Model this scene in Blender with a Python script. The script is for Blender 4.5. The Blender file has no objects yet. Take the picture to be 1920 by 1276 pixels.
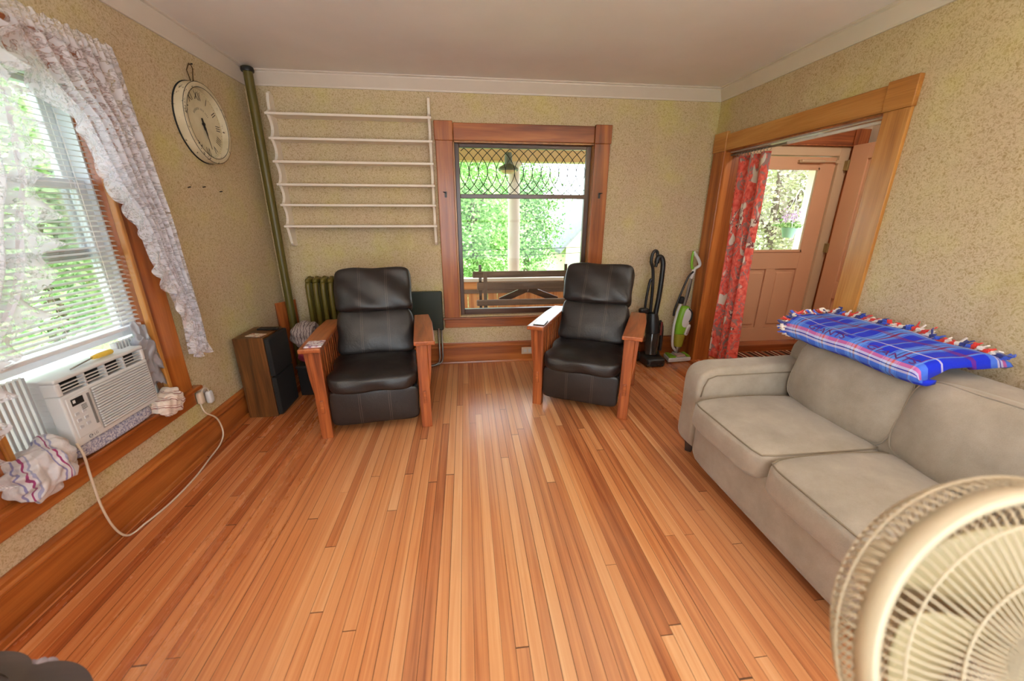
import bpy, bmesh, math, random
from mathutils import Vector, Matrix, noise
R = math.radians
PI = math.pi
random.seed(7)
SC = bpy.context.scene
COL = SC.collection

# ------------------------------------------------------------------ mesh helpers
class M:
    """collects geometry; build() links it as ONE mesh object"""
    def __init__(s):
        s.v = []; s.f = []; s.mi = []; s.m = 0; s.uv = None
    def add(s, vs, fs):
        b = len(s.v)
        s.v.extend(tuple(p) for p in vs)
        for f in fs:
            s.f.append(tuple(b + i for i in f)); s.mi.append(s.m)
        return s
    def box(s, x0, x1, y0, y1, z0, z1):
        if x0 > x1: x0, x1 = x1, x0
        if y0 > y1: y0, y1 = y1, y0
        if z0 > z1: z0, z1 = z1, z0
        vs = [(x, y, z) for z in (z0, z1) for y in (y0, y1) for x in (x0, x1)]
        return s.add(vs, [(0, 2, 3, 1), (4, 5, 7, 6), (0, 1, 5, 4), (2, 6, 7, 3), (0, 4, 6, 2), (1, 3, 7, 5)])
    def obox(s, c, half, rot):
        c = Vector(c)
        vs = [c + rot @ Vector((x * half[0], y * half[1], z * half[2])) for z in (-1, 1) for y in (-1, 1) for x in (-1, 1)]
        return s.add(vs, [(0, 2, 3, 1), (4, 5, 7, 6), (0, 1, 5, 4), (2, 6, 7, 3), (0, 4, 6, 2), (1, 3, 7, 5)])
    def bar(s, p0, p1, w, t, up=(0, 0, 1)):
        p0, p1 = Vector(p0), Vector(p1)
        d = p1 - p0; L = d.length; d.normalize()
        u = Vector(up); a = d.cross(u)
        if a.length < 1e-5: a = d.cross(Vector((1, 0, 0)))
        a.normalize(); b = a.cross(d)
        rot = Matrix((d, a, b)).transposed()
        return s.obox((p0 + p1) / 2, (L / 2, w / 2, t / 2), rot)
    def tube(s, pts, r, n=8, closed=False, caps=True):
        pts = [Vector(p) for p in pts]
        N = len(pts)
        rs = r if isinstance(r, (list, tuple)) else [r] * N
        t0 = (pts[1] - pts[0]).normalized()
        a = t0.cross(Vector((0, 0, 1)))
        if a.length < 1e-3: a = t0.cross(Vector((1, 0, 0)))
        a.normalize()
        vs = []; fs = []
        for i, p in enumerate(pts):
            if closed: t = pts[(i + 1) % N] - pts[i - 1]
            elif i == 0: t = pts[1] - pts[0]
            elif i == N - 1: t = pts[-1] - pts[-2]
            else: t = pts[i + 1] - pts[i - 1]
            t.normalize()
            a = a - t * a.dot(t)
            if a.length < 1e-6: a = t.orthogonal()
            a.normalize(); b = t.cross(a)
            for k in range(n):
                an = 2 * PI * k / n
                vs.append(p + (a * math.cos(an) + b * math.sin(an)) * rs[i])
        for i in range(N if closed else N - 1):
            j = (i + 1) % N
            for k in range(n):
                l = (k + 1) % n
                fs.append((i * n + k, i * n + l, j * n + l, j * n + k))
        if caps and not closed:
            fs.append(tuple(range(n))[::-1]); fs.append(tuple((N - 1) * n + k for k in range(n)))
        return s.add(vs, fs)
    def cyl(s, p0, p1, r, n=16, r1=None):
        return s.tube([p0, p1], [r, r if r1 is None else r1], n)
    def lathe(s, prof, n=24, c=(0, 0, 0), rot=None):
        c = Vector(c); vs = []; fs = []
        for (r, z) in prof:
            for k in range(n):
                an = 2 * PI * k / n
                p = Vector((r * math.cos(an), r * math.sin(an), z))
                if rot is not None: p = rot @ p
                vs.append(c + p)
        for i in range(len(prof) - 1):
            for k in range(n):
                l = (k + 1) % n
                fs.append((i * n + k, i * n + l, (i + 1) * n + l, (i + 1) * n + k))
        fs.append(tuple(range(n))[::-1]); fs.append(tuple((len(prof) - 1) * n + k for k in range(n)))
        return s.add(vs, fs)
    def prism(s, poly, axis, a, b):
        """poly in the plane without `axis`; extruded from a to b"""
        def P(p, t):
            q = list(p); q.insert(axis, t); return q
        n = len(poly)
        vs = [P(p, a) for p in poly] + [P(p, b) for p in poly]
        fs = [tuple(range(n))[::-1], tuple(range(n, 2 * n))]
        for i in range(n):
            j = (i + 1) % n
            fs.append((i, j, n + j, n + i))
        return s.add(vs, fs)
    def grid(s, nu, nv, fn, closed_u=False, thick=0):
        vs = [fn(i / (nu if closed_u else nu - 1), j / (nv - 1)) for j in range(nv) for i in range(nu)]
        fs = []
        for j in range(nv - 1):
            for i in range(nu if closed_u else nu - 1):
                k = (i + 1) % nu
                fs.append((j * nu + i, j * nu + k, (j + 1) * nu + k, (j + 1) * nu + i))
        return s.add(vs, fs)
    def puff(s, c, half, n=8, p=5.0, crown=(0, 0, 0), rot=None, disp=None):
        """a stuffed rounded block"""
        c = Vector(c); key = {}; vs = []; fs = []
        def at(q):
            k = tuple(round(x * 1000) for x in q)
            if k in key: return key[k]
            r = (abs(q[0]) ** p + abs(q[1]) ** p + abs(q[2]) ** p) ** (1 / p)
            x, y, z = (t / r for t in q)
            P = Vector((x * half[0] + crown[0] * x * max(0, 1 - y * y) * max(0, 1 - z * z),
                        y * half[1] + crown[1] * y * max(0, 1 - x * x) * max(0, 1 - z * z),
                        z * half[2] + crown[2] * z * max(0, 1 - x * x) * max(0, 1 - y * y)))
            if disp is not None: P = disp(P, (x, y, z))
            if rot is not None: P = rot @ P
            key[k] = len(vs); vs.append(c + P)
            return key[k]
        for ax in range(3):
            for sg in (-1, 1):
                for i in range(n):
                    for j in range(n):
                        q = []
                        for (di, dj) in ((0, 0), (1, 0), (1, 1), (0, 1)):
                            u = math.tan((2 * (i + di) / n - 1) * PI / 4); w = math.tan((2 * (j + dj) / n - 1) * PI / 4)
                            t = [u, w]; t.insert(ax, sg); q.append(at(t))
                        if sg * (1 if ax != 1 else -1) < 0: q.reverse()
                        fs.append(tuple(q))
        return s.add(vs, fs)
    def build(s, name, mat, parent=None, smooth=False, bevel=0, seg=2, off=None, subsurf=0, angle=35):
        me = bpy.data.meshes.new(name)
        if off is None and parent is not None and parent.get('_w'):
            off = parent.location
        vs = s.v if off is None else [(x - off[0], y - off[1], z - off[2]) for (x, y, z) in s.v]
        me.from_pydata(vs, [], s.f)
        ms = mat if isinstance(mat, (list, tuple)) else [mat]
        for m in ms: me.materials.append(m)
        if len(ms) > 1: me.polygons.foreach_set('material_index', s.mi)
        if smooth: me.polygons.foreach_set('use_smooth', [True] * len(me.polygons))
        me.update()
        if s.uv is not None:
            l = me.uv_layers.new(name='UVMap')
            for lp in me.loops: l.data[lp.index].uv = s.uv[lp.vertex_index]
        if smooth == 'auto': me.set_sharp_from_angle(angle=R(angle))
        o = bpy.data.objects.new(name, me); COL.objects.link(o)
        if parent is not None: o.parent = parent
        if bevel:
            b = o.modifiers.new('Bevel', 'BEVEL'); b.width = bevel; b.segments = seg; b.limit_method = 'ANGLE'; b.harden_normals = False
        if subsurf:
            b = o.modifiers.new('Subsurf', 'SUBSURF'); b.levels = subsurf; b.render_levels = subsurf
        return o

def tag(o, label=None, cat=None, group=None, kind=None):
    if label: o['label'] = label
    if cat: o['category'] = cat
    if group: o['group'] = group
    if kind: o['kind'] = kind
    return o
def thing(name, label, cat, loc=(0, 0, 0), rz=0, group=None, kind=None, world=True):
    """an Empty at the thing's base; with world=True its parts are written in world coordinates"""
    o = bpy.data.objects.new(name, None); COL.objects.link(o)
    o.location = loc; o.rotation_euler = (0, 0, rz); o.empty_display_size = .05
    if world: o['_w'] = 1
    return tag(o, label, cat, group, kind)
def struct(name, m, mat, label=None, cat=None, **k):
    return tag(m.build(name, mat, **k), label, cat, None, 'structure')
def copy_part(ch, parent):
    c = ch.copy(); COL.objects.link(c); c.parent = parent
    for g in ch.children: copy_part(g, c)
    return c
def copy_thing(src, loc, rz, label):
    o = src.copy(); COL.objects.link(o); o.location = loc; o.rotation_euler = (0, 0, rz); o['label'] = label
    for ch in list(src.children): copy_part(ch, o)
    return o
def text_mesh(txt, size, extrude=0.0):
    cu = bpy.data.curves.new('lettering', 'FONT'); cu.body = txt; cu.size = size; cu.align_x = 'CENTER'; cu.align_y = 'CENTER'; cu.extrude = extrude
    ob = bpy.data.objects.new('lettering', cu); COL.objects.link(ob)
    dg = bpy.context.evaluated_depsgraph_get(); ev = ob.evaluated_get(dg); me = ev.to_mesh()
    vs = [tuple(v.co) for v in me.vertices]; fs = [tuple(p.vertices) for p in me.polygons]
    ev.to_mesh_clear(); bpy.data.objects.remove(ob); bpy.data.curves.remove(cu)
    return vs, fs
def nz(x, y, z, s=1.0): return noise.noise(Vector((x * s, y * s, z * s)))

# ------------------------------------------------------------------ material helpers
def lin(c):
    def f(u):
        u /= 255.0
        return u / 12.92 if u <= .04045 else ((u + .055) / 1.055) ** 2.4
    return (f(c[0]), f(c[1]), f(c[2]), 1.0)
class T:
    def __init__(s, name):
        s.mat = bpy.data.materials.new(name); s.mat.use_nodes = True
        s.nt = s.mat.node_tree; s.nt.nodes.clear()
        s.out = s.nt.nodes.new('ShaderNodeOutputMaterial')
    def n(s, typ, ins=None, **props):
        nd = s.nt.nodes.new('ShaderNode' + typ)
        for k, v in props.items(): setattr(nd, k, v)
        for k, v in (ins or {}).items():
            if isinstance(v, bpy.types.NodeSocket): s.nt.links.new(v, nd.inputs[k])
            elif isinstance(v, bpy.types.Node): s.nt.links.new(v.outputs[0], nd.inputs[k])
            else: nd.inputs[k].default_value = v
        return nd
    def m(s, op, a, b=None, c=None, clamp=False):
        ins = {0: a}
        if b is not None: ins[1] = b
        if c is not None: ins[2] = c
        return s.n('Math', ins, operation=op, use_clamp=clamp).outputs[0]
    def ramp(s, fac, stops, interp='LINEAR'):
        nd = s.n('ValToRGB', {0: fac}); cr = nd.color_ramp; cr.interpolation = interp
        while len(cr.elements) < len(stops): cr.elements.new(.5)
        for e, (p, c) in zip(cr.elements, stops):
            e.position = p; e.color = c if len(c) == 4 else lin(c)
        return nd.outputs[0]
    def mix(s, fac, a, b, blend='MIX'):
        nd = s.n('Mix', data_type='RGBA', blend_type=blend)
        for i, v in ((0, fac), (6, a), (7, b)):
            if isinstance(v, bpy.types.NodeSocket): s.nt.links.new(v, nd.inputs[i])
            else: nd.inputs[i].default_value = v
        return nd.outputs[2]
    def coord(s, kind='Object'): return s.n('TexCoord').outputs[kind]
    def map(s, vec, scale=(1, 1, 1), loc=(0, 0, 0), rot=(0, 0, 0)):
        return s.n('Mapping', {0: vec, 'Scale': scale, 'Location': loc, 'Rotation': rot}).outputs[0]
    def noise(s, vec, scale, detail=2, rough=.5, dist=0.0, col=False):
        nd = s.n('TexNoise', {'Vector': vec, 'Scale': scale, 'Detail': detail, 'Roughness': rough, 'Distortion': dist})
        return nd.outputs['Color' if col else 0]
    def bump(s, h, strength=.3, dist=.01):
        return s.n('Bump', {'Height': h, 'Strength': strength, 'Distance': dist}).outputs[0]
    def surf(s, col, rough=.5, normal=None, metal=0, spec=.5, coat=0, coat_rough=.1, sheen=0, trans=0, sub=0):
        b = s.n('BsdfPrincipled')
        def put(k, v):
            if isinstance(v, bpy.types.NodeSocket): s.nt.links.new(v, b.inputs[k])
            else: b.inputs[k].default_value = v
        put('Base Color', col); put('Roughness', rough); put('Metallic', metal); put('Specular IOR Level', spec)
        put('Coat Weight', coat); put('Coat Roughness', coat_rough); put('Sheen Weight', sheen)
        if normal is not None: put('Normal', normal)
        s.nt.links.new(b.outputs[0], s.out.inputs[0])
        s.b = b
        return s.mat
    def link(s, shader):
        s.nt.links.new(shader.outputs[0], s.out.inputs[0]); return s.mat

def plain(name, c, rough=.5, metal=0, spec=.5, coat=0, var=.06, scale=30, bump=0, sheen=0):
    t = T(name); co = t.coord()
    nv = t.noise(co, scale, 3, .6)
    f = t.m('MULTIPLY_ADD', nv, var * 2, 1 - var)
    col = t.mix(1.0, lin(c), t.n('CombineColor', {0: f, 1: f, 2: f}).outputs[0], 'MULTIPLY')
    return t.surf(col, rough, t.bump(nv, bump, .004) if bump else None, metal, spec, coat, .1, sheen)

def wood(name, dark, mid, light, axis, rough=.32, ring=9, coat=.25, fine=140, spec=.5):
    t = T(name); co = t.coord()
    sc = [1, 1, 1]; sc[axis] = .07
    v = t.map(co, tuple(sc))
    big = t.noise(v, ring, 3, .55, 1.2)
    fn = t.noise(t.map(co, tuple(.03 if i == axis else 1 for i in range(3))), fine, 2, .6)
    tone = t.noise(co, 1.7, 2)
    f = t.m('ADD', t.m('MULTIPLY', big, .7), t.m('ADD', t.m('MULTIPLY', fn, .22), t.m('MULTIPLY', tone, .18)))
    col = t.ramp(f, [(.36, dark), (.55, mid), (.74, light)])
    r = t.m('MULTIPLY_ADD', fn, .15, rough - .07)
    return t.surf(col, r, t.bump(fn, .08, .002), 0, spec, coat, .15)

MAT = {}
def wallpaper():
    t = T('floral_wallpaper'); co = t.coord()
    warp = t.noise(co, 38, 2, .5, 0, True)
    v = t.n('VectorMath', {0: co, 1: t.n('VectorMath', {0: warp, 1: (.022, .022, .022)}, operation='MULTIPLY').outputs[0]}, operation='ADD').outputs[0]
    a = t.noise(v, 75, 1.5, .5, .6)
    worm = t.m('ABSOLUTE', t.m('SUBTRACT', a, .5))
    pat = t.ramp(worm, [(.0, (1, 1, 1, 1)), (.045, (.85, .85, .85, 1)), (.15, (0, 0, 0, 1))])
    spots = t.ramp(t.noise(co, 48, 2, .5), [(.45, (0, 0, 0, 1)), (.62, (1, 1, 1, 1))])
    big = t.noise(co, 2.3, 3, .6)
    ground = t.ramp(big, [(.34, (166, 140, 104)), (.54, (170, 148, 104)), (.72, (182, 164, 100))])
    cream = t.ramp(big, [(.34, (212, 193, 166)), (.54, (214, 198, 164)), (.72, (212, 202, 146))])
    fine = t.ramp(t.noise(v, 130, 2, .6), [(.40, (0, 0, 0, 1)), (.60, (1, 1, 1, 1))])
    f = t.m('MULTIPLY', t.m('MAXIMUM', pat, t.m('MULTIPLY_ADD', fine, .40, t.m('MULTIPLY', spots, .45))), .88, clamp=True)
    col = t.mix(f, ground, cream)
    stain = t.ramp(t.noise(t.map(co, (1, 1, .25)), 1.6, 4, .65), [(.56, (0, 0, 0, 1)), (.76, (1, 1, 1, 1))])
    col = t.mix(t.m('MULTIPLY', stain, .30), col, lin((150, 118, 62)))
    return t.surf(col, .72, t.bump(f, .12, .002), 0, .3)
MAT['wallpaper'] = wallpaper()

def strip_floor():
    t = T('varnished_strip_floor'); co = t.coord()
    xyz = t.n('SeparateXYZ', {0: co})
    X, Y = xyz.outputs[0], xyz.outputs[1]
    wob = t.noise(co, .8, 1)
    bx = t.m('DIVIDE', t.m('ADD', X, t.m('MULTIPLY', wob, .006)), .0487)
    ix = t.m('FLOOR', bx); fx = t.m('FRACT', bx)
    rnd = t.n('TexWhiteNoise', {'W': ix}, noise_dimensions='1D').outputs[0]
    by = t.m('DIVIDE', t.m('ADD', Y, t.m('MULTIPLY', rnd, 7.3)), t.m('MULTIPLY_ADD', rnd, 1.5, 1.9))
    iy = t.m('FLOOR', by); fy = t.m('FRACT', by)
    cell = t.n('CombineXYZ', {0: ix, 1: iy, 2: 0.0}).outputs[0]
    wn = t.n('TexWhiteNoise', {'Vector': cell}, noise_dimensions='3D')
    r1 = wn.outputs[0]
    off = t.n('VectorMath', {0: wn.outputs[1], 1: (9, 9, 9)}, operation='MULTIPLY').outputs[0]
    gv = t.n('VectorMath', {0: t.map(co, (40, .75, 1)), 1: off}, operation='ADD').outputs[0]
    grain = t.noise(gv, 1.0, 4, .6, .8)
    fine = t.noise(t.map(co, (240, 6, 1)), 1.0, 2, .6)
    f = t.m('ADD', t.m('MULTIPLY', r1, .40), t.m('ADD', t.m('MULTIPLY', grain, .72), t.m('MULTIPLY', fine, .10)))
    col = t.ramp(f, [(.28, (130, 68, 36)), (.44, (176, 108, 62)), (.60, (202, 138, 86)), (.76, (216, 160, 108)), (.92, (226, 180, 132))])
    # worn, duller traffic lane down the middle of the room
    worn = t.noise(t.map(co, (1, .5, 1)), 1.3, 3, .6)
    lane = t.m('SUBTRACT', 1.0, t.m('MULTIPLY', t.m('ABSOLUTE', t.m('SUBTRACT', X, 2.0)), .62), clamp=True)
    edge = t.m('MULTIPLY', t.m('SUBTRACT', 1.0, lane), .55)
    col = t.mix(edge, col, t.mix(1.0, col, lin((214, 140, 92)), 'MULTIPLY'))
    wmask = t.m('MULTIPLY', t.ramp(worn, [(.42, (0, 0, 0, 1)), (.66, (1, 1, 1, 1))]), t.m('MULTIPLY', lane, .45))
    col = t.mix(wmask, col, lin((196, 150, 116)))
    gx = t.m('MINIMUM', fx, t.m('SUBTRACT', 1.0, fx))
    gy = t.m('MULTIPLY', t.m('MINIMUM', fy, t.m('SUBTRACT', 1.0, fy)), 22.0)
    gw = t.m('MULTIPLY_ADD', t.n('TexWhiteNoise', {'W': t.m('ADD', ix, .5)}, noise_dimensions='1D').outputs[0], .024, .006)
    gap = t.m('LESS_THAN', t.m('MINIMUM', gx, gy), gw)
    soft = t.m('LESS_THAN', gx, .05)
    col = t.mix(t.m('MULTIPLY', soft, .09), col, lin((70, 32, 14)))
    col = t.mix(t.m('MULTIPLY', gap, .8), col, lin((52, 24, 12)))
    scuff = t.noise(t.map(co, (14, 3, 1)), 1.0, 5, .7)
    rough = t.m('ADD', t.m('MULTIPLY_ADD', scuff, .22, .14), t.m('MULTIPLY', lane, .20))
    h = t.m('SUBTRACT', t.m('MULTIPLY', fine, .15), t.m('MULTIPLY', gap, 1.0))
    cup = t.m('MULTIPLY', gx, .6)
    return t.surf(col, rough, t.bump(t.m('ADD', h, cup), .22, .003), 0, .5, .25, .18)
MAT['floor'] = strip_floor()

WD = ((108, 50, 18), (158, 86, 36), (192, 118, 56))
for i, a in enumerate('xyz'):
    MAT['wood_' + a] = wood('stained_fir_trim_' + a, *WD, i)
    MAT['pale_' + a] = wood('lit_and_tan_fir_trim_' + a, (142, 84, 34), (182, 122, 56), (206, 152, 84), i)  # trim copy with light painted in; also colours the bead and tan board
    MAT['oak_' + a] = wood('reddish_oak_' + a, (104, 48, 22), (154, 80, 38), (188, 110, 58), i, ring=16, rough=.36)
    MAT['dark_' + a] = wood('dark_sash_wood_' + a, (46, 28, 20), (74, 46, 32), (98, 64, 44), i)
    MAT['bench_' + a] = wood('weathered_bench_wood_' + a, (74, 56, 50), (104, 80, 70), (136, 108, 94), i, rough=.6, coat=0)
    MAT['pine_' + a] = wood('knotty_pine_' + a, (176, 96, 50), (220, 144, 88), (236, 176, 122), i, rough=.6, coat=0)
MAT['walnut_z'] = wood('walnut_veneer', (58, 34, 14), (98, 60, 26), (132, 84, 40), 2, ring=14, rough=.42, coat=0)
MAT['mahogany'] = wood('dark_carved_mahogany', (22, 14, 13), (40, 27, 25), (60, 42, 38), 0, rough=.3, coat=.6)

def ceiling():
    t = T('painted_ceiling'); co = t.coord()
    nv = t.noise(co, 1.2, 4, .6)
    col = t.ramp(nv, [(.3, (230, 224, 220)), (.7, (240, 235, 232))])
    return t.surf(col, .55, t.bump(t.noise(co, 160, 2), .05, .002), 0, .35)
MAT['ceiling'] = ceiling()
MAT['crown'] = plain('cream_crown_paint', (214, 204, 192), .45, var=.05, scale=6)
MAT['white'] = plain('white_paint', (232, 230, 228), .45, var=.03)
MAT['shelf_white'] = plain('worn_white_shelf_paint', (238, 228, 214), .5, var=.05, scale=12)
MAT['vinyl'] = plain('white_vinyl', (232, 234, 240), .35, var=.02)
MAT['plastic_white'] = plain('warm_white_plastic', (208, 208, 208), .4, var=.02)
MAT['plastic_cream'] = plain('cream_cord_plastic', (214, 198, 176), .45, var=.03)
MAT['grille_dark'] = plain('dark_vent', (18, 18, 18), .7, var=.2, scale=60)
MAT['black'] = plain('black_plastic', (26, 26, 27), .38, var=.1)
MAT['black_cloth'] = plain('black_grille_cloth', (24, 23, 22), .85, var=.25, scale=250)
MAT['chrome'] = plain('brushed_chrome', (200, 198, 194), .22, metal=1, var=.05)
MAT['steel'] = plain('dull_steel', (150, 146, 140), .4, metal=1, var=.1)
MAT['lead'] = plain('lead_came', (44, 44, 42), .5, metal=.4, var=.1)
MAT['brass'] = plain('tarnished_hinge_brass', (168, 150, 104), .4, metal=.8, var=.2)
MAT['olive'] = plain('olive_radiator_paint', (104, 92, 36), .42, var=.12, scale=14, bump=.1)
MAT['pipe'] = plain('olive_pipe_paint', (92, 82, 32), .4, var=.14, scale=14)
MAT['pink_door'] = plain('tan_pink_door_paint', (214, 166, 132), .42, var=.04, scale=4)
MAT['door_frame'] = plain('pale_door_frame_paint', (206, 178, 146), .45, var=.05, scale=6)
MAT['hall_wall'] = plain('hall_cream_paint', (204, 186, 164), .6, var=.05, scale=3)
MAT['dark_green'] = plain('dark_green_vinyl', (38, 46, 36), .5, var=.08)
MAT['lime'] = plain('lime_green_plastic', (124, 178, 44), .35, var=.04)
MAT['yellow_handle'] = plain('worn_yellow_handle', (226, 186, 70), .45, var=.2, scale=80)
MAT['grey_bag'] = plain('crumpled_grey_plastic', (150, 150, 158), .3, var=.15, scale=20)
MAT['blue_mat'] = None
MAT['maroon'] = plain('maroon_cloth', (120, 24, 48), .85, var=.15, scale=60)
MAT['sofa'] = None
MAT['fan'] = plain('aged_cream_fan_plastic', (186, 170, 144), .4, var=.03)
MAT['fan_blade'] = plain('cream_fan_blade', (178, 160, 122), .42, var=.04)

def leather(name, stitched):
    t = T(name); co = t.coord()
    vor = t.n('TexVoronoi', {'Vector': co, 'Scale': 190.0}).outputs[0]
    wr = t.noise(t.map(co, (1, 1, 1)), 9, 4, .6, 1.0)
    col = t.ramp(t.noise(co, 5, 3), [(.3, (20, 17, 17)), (.7, (36, 31, 30))])
    if stitched:
        x = t.n('SeparateXYZ', {0: co}).outputs[0]
        ax = t.m('ABSOLUTE', x)
        d1 = t.m('ABSOLUTE', t.m('SUBTRACT', ax, .098)); d2 = t.m('ABSOLUTE', t.m('SUBTRACT', d1, .006))
        col = t.mix(t.m('MULTIPLY', t.m('LESS_THAN', d2, .0014), .45), col, lin((116, 98, 90)))
        seam = t.m('LESS_THAN', d1, .0015)
        col = t.mix(t.m('MULTIPLY', seam, .8), col, lin((14, 11, 11)))
    h = t.m('ADD', t.m('MULTIPLY', vor, .25), wr)
    return t.surf(col, t.m('MULTIPLY_ADD', wr, .2, .30), t.bump(h, .25, .008), 0, .55)
MAT['leather'] = leather('black_leather', False)
MAT['leather_st'] = leather('black_leather_stitched', True)

def sofa_fabric():
    t = T('taupe_sofa_fabric'); co = t.coord()
    w = t.noise(co, 330, 1)
    m = t.noise(t.map(co, (1, 1, 1)), 6, 4, .65)
    col = t.ramp(t.m('ADD', t.m('MULTIPLY', m, .8), t.m('MULTIPLY', w, .25)), [(.3, (139, 128, 114)), (.75, (169, 157, 142))])
    return t.surf(col, .9, t.bump(t.m('ADD', w, t.m('MULTIPLY', m, 2.0)), .25, .003), 0, .2, sheen=.25)
MAT['sofa'] = sofa_fabric()
MAT['piping'] = plain('dark_taupe_piping', (128, 114, 96), .9, var=.05)

def lace():
    t = T('white_floral_lace'); co = t.map(t.coord(), (.15, 1, 1))
    big = t.noise(co, 40, 1, .4, .5)
    flower = t.ramp(big, [(.52, (0, 0, 0, 1)), (.545, (1, 1, 1, 1))])
    rim = t.ramp(t.m('ABSOLUTE', t.m('SUBTRACT', big, .515)), [(.008, (1, 1, 1, 1)), (.016, (0, 0, 0, 1))])
    leaf = t.ramp(t.noise(co, 110, 1, .4, .4), [(.52, (0, 0, 0, 1)), (.56, (1, 1, 1, 1))])
    thread = t.ramp(t.noise(co, 210, 1, .5, .3), [(.40, (.34, .34, .34, 1)), (.58, (.62, .62, .62, 1))])
    a = t.m('MAXIMUM', t.m('MAXIMUM', t.m('MULTIPLY', flower, .90), t.m('MULTIPLY', leaf, .80)), thread)
    a = t.m('MULTIPLY', a, t.m('SUBTRACT', 1.0, t.m('MULTIPLY', rim, .72)))
    d = t.n('BsdfDiffuse', {'Color': lin((236, 235, 240))})
    tr = t.n('BsdfTranslucent', {'Color': lin((226, 226, 236))})
    s = t.n('MixShader', {0: .45, 1: d, 2: tr})
    return t.link(t.n('MixShader', {0: a, 1: t.n('BsdfTransparent'), 2: s}))
MAT['lace'] = lace()
def translucent(name, c, f=.4):
    t = T(name); co = t.coord()
    col = t.ramp(t.noise(co, 40, 2), [(.3, tuple(x * .97 for x in c)), (.7, c)])
    return t.link(t.n('MixShader', {0: f, 1: t.n('BsdfDiffuse', {'Color': col}), 2: t.n('BsdfTranslucent', {'Color': col})}))
MAT['slat'] = translucent('white_blind_slat', (240, 240, 240), .3)
MAT['accordion'] = translucent('white_accordion_panel', (240, 236, 236), .6)

def glass():
    t = T('clear_window_glass'); co = t.coord()
    fr = t.n('Fresnel', {'IOR': 1.35})
    f = t.m('MULTIPLY', fr.outputs[0], .6)
    tint = t.ramp(t.noise(co, 3, 1), [(.3, (.96, .98, .97, 1)), (.7, (.985, .99, .985, 1))])
    return t.link(t.n('MixShader', {0: f, 1: t.n('BsdfTransparent', {'Color': tint}), 2: t.n('BsdfGlossy', {'Roughness': .02})}))
MAT['glass'] = glass()

def leaves(name, c1, c2, c3):
    t = T(name)
    rnd = t.n('NewGeometry').outputs['Random Per Island']
    col = t.ramp(rnd, [(.0, c1), (.5, c2), (1.0, c3)])
    return t.link(t.n('MixShader', {0: .4, 1: t.n('BsdfDiffuse', {'Color': col}), 2: t.n('BsdfTranslucent', {'Color': col})}))
MAT['leaf_a'] = leaves('fresh_green_leaves', (98, 142, 72), (142, 184, 108), (206, 226, 176))
MAT['leaf_b'] = leaves('mid_green_leaves', (84, 124, 70), (128, 168, 104), (196, 218, 174))
MAT['leaf_c'] = leaves('maple_leaves', (150, 138, 130), (164, 172, 118), (214, 206, 198))
MAT['leaf_d'] = leaves('overexposed_pale_leaves', (140, 178, 118), (184, 212, 158), (228, 240, 208))  # leaf greens paled to paint in the overexposed daylight
MAT['bark'] = plain('grey_bark', (110, 96, 84), .9, var=.3, scale=20, bump=.4)
MAT['lawn'] = plain('lawn', (120, 160, 84), .9, var=.25, scale=8)
MAT['siding'] = plain('pale_yellow_siding', (226, 216, 178), .7, var=.04)
MAT['roof'] = plain('grey_roof', (120, 122, 128), .8, var=.2, scale=8)
MAT['post'] = plain('pinkish_white_post_paint', (224, 206, 196), .5, var=.03)
MAT['porch_ceil'] = plain('tan_beadboard', (224, 186, 138), .6, var=.08, scale=12)
MAT['flower'] = plain('lilac_petals', (206, 176, 216), .7, var=.15, scale=60)
MAT['planter'] = plain('green_pot', (118, 160, 128), .5, var=.05)

# ================================================================== room shell
W, H = 4.095, 2.55
HB, HC = 0.22, 2.45
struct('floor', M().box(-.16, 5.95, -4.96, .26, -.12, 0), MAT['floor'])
struct('ceiling', M().box(-.16, 5.95, -4.96, .30, H, H + .1), MAT['ceiling'])
m = M()                                   # left wall with its window hole
wy0, wy1, wz0, wz1 = -2.39, -1.57, .46, 2.06
m.box(-.16, 0, -4.96, wy0, 0, H); m.box(-.16, 0, wy1, .16, 0, H); m.box(-.16, 0, wy0, wy1, 0, wz0); m.box(-.16, 0, wy0, wy1, wz1, H)
struct('wall_left', m, MAT['wallpaper'])
m = M()                                   # back wall
bx0, bx1, bz0, bz1 = 1.636, 2.925, .50, 2.085
m.box(0, bx0, 0, .16, 0, H); m.box(bx1, W, 0, .16, 0, H); m.box(bx0, bx1, 0, .16, 0, bz0); m.box(bx0, bx1, 0, .16, bz1, H)
struct('wall_back', m, MAT['wallpaper'])
m = M()                                   # right wall with the wide doorway
dy0, dy1, dz = -1.614, -.186, 2.022
m.box(W, W + .16, -4.96, dy0, 0, H); m.box(W, W + .16, dy1, .16, 0, H); m.box(W, W + .16, dy0, dy1, dz, H)
struct('wall_right', m, MAT['wallpaper'])
m = M()                                   # wall behind the camera, with a wide window added for daylight
m.box(0, .55, -4.96, -4.8, 0, H); m.box(3.55, W, -4.96, -4.8, 0, H); m.box(.55, 3.55, -4.96, -4.8, 0, .45); m.box(.55, 3.55, -4.96, -4.8, 2.2, H)
struct('wall_rear', m, MAT['wallpaper'])
w3 = thing('added_rear_window', 'unseen wide window added behind the room to let in daylight', 'window', (2.05, -4.8, .45), kind='structure')
m = M()
for x in (.55, 1.53, 2.52, 3.49): m.box(x, x + .06, -4.9, -4.82, .45, 2.2)
m.box(.55, 3.55, -4.9, -4.82, .45, .52); m.box(.55, 3.55, -4.9, -4.82, 2.13, 2.2); m.box(.55, 3.55, -4.9, -4.83, 1.30, 1.35)
m.build('window_frame', MAT['white'], w3, bevel=.003)
M().box(.56, 3.54, -4.868, -4.864, .46, 2.19).build('glass_pane', MAT['glass'], w3)

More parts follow.
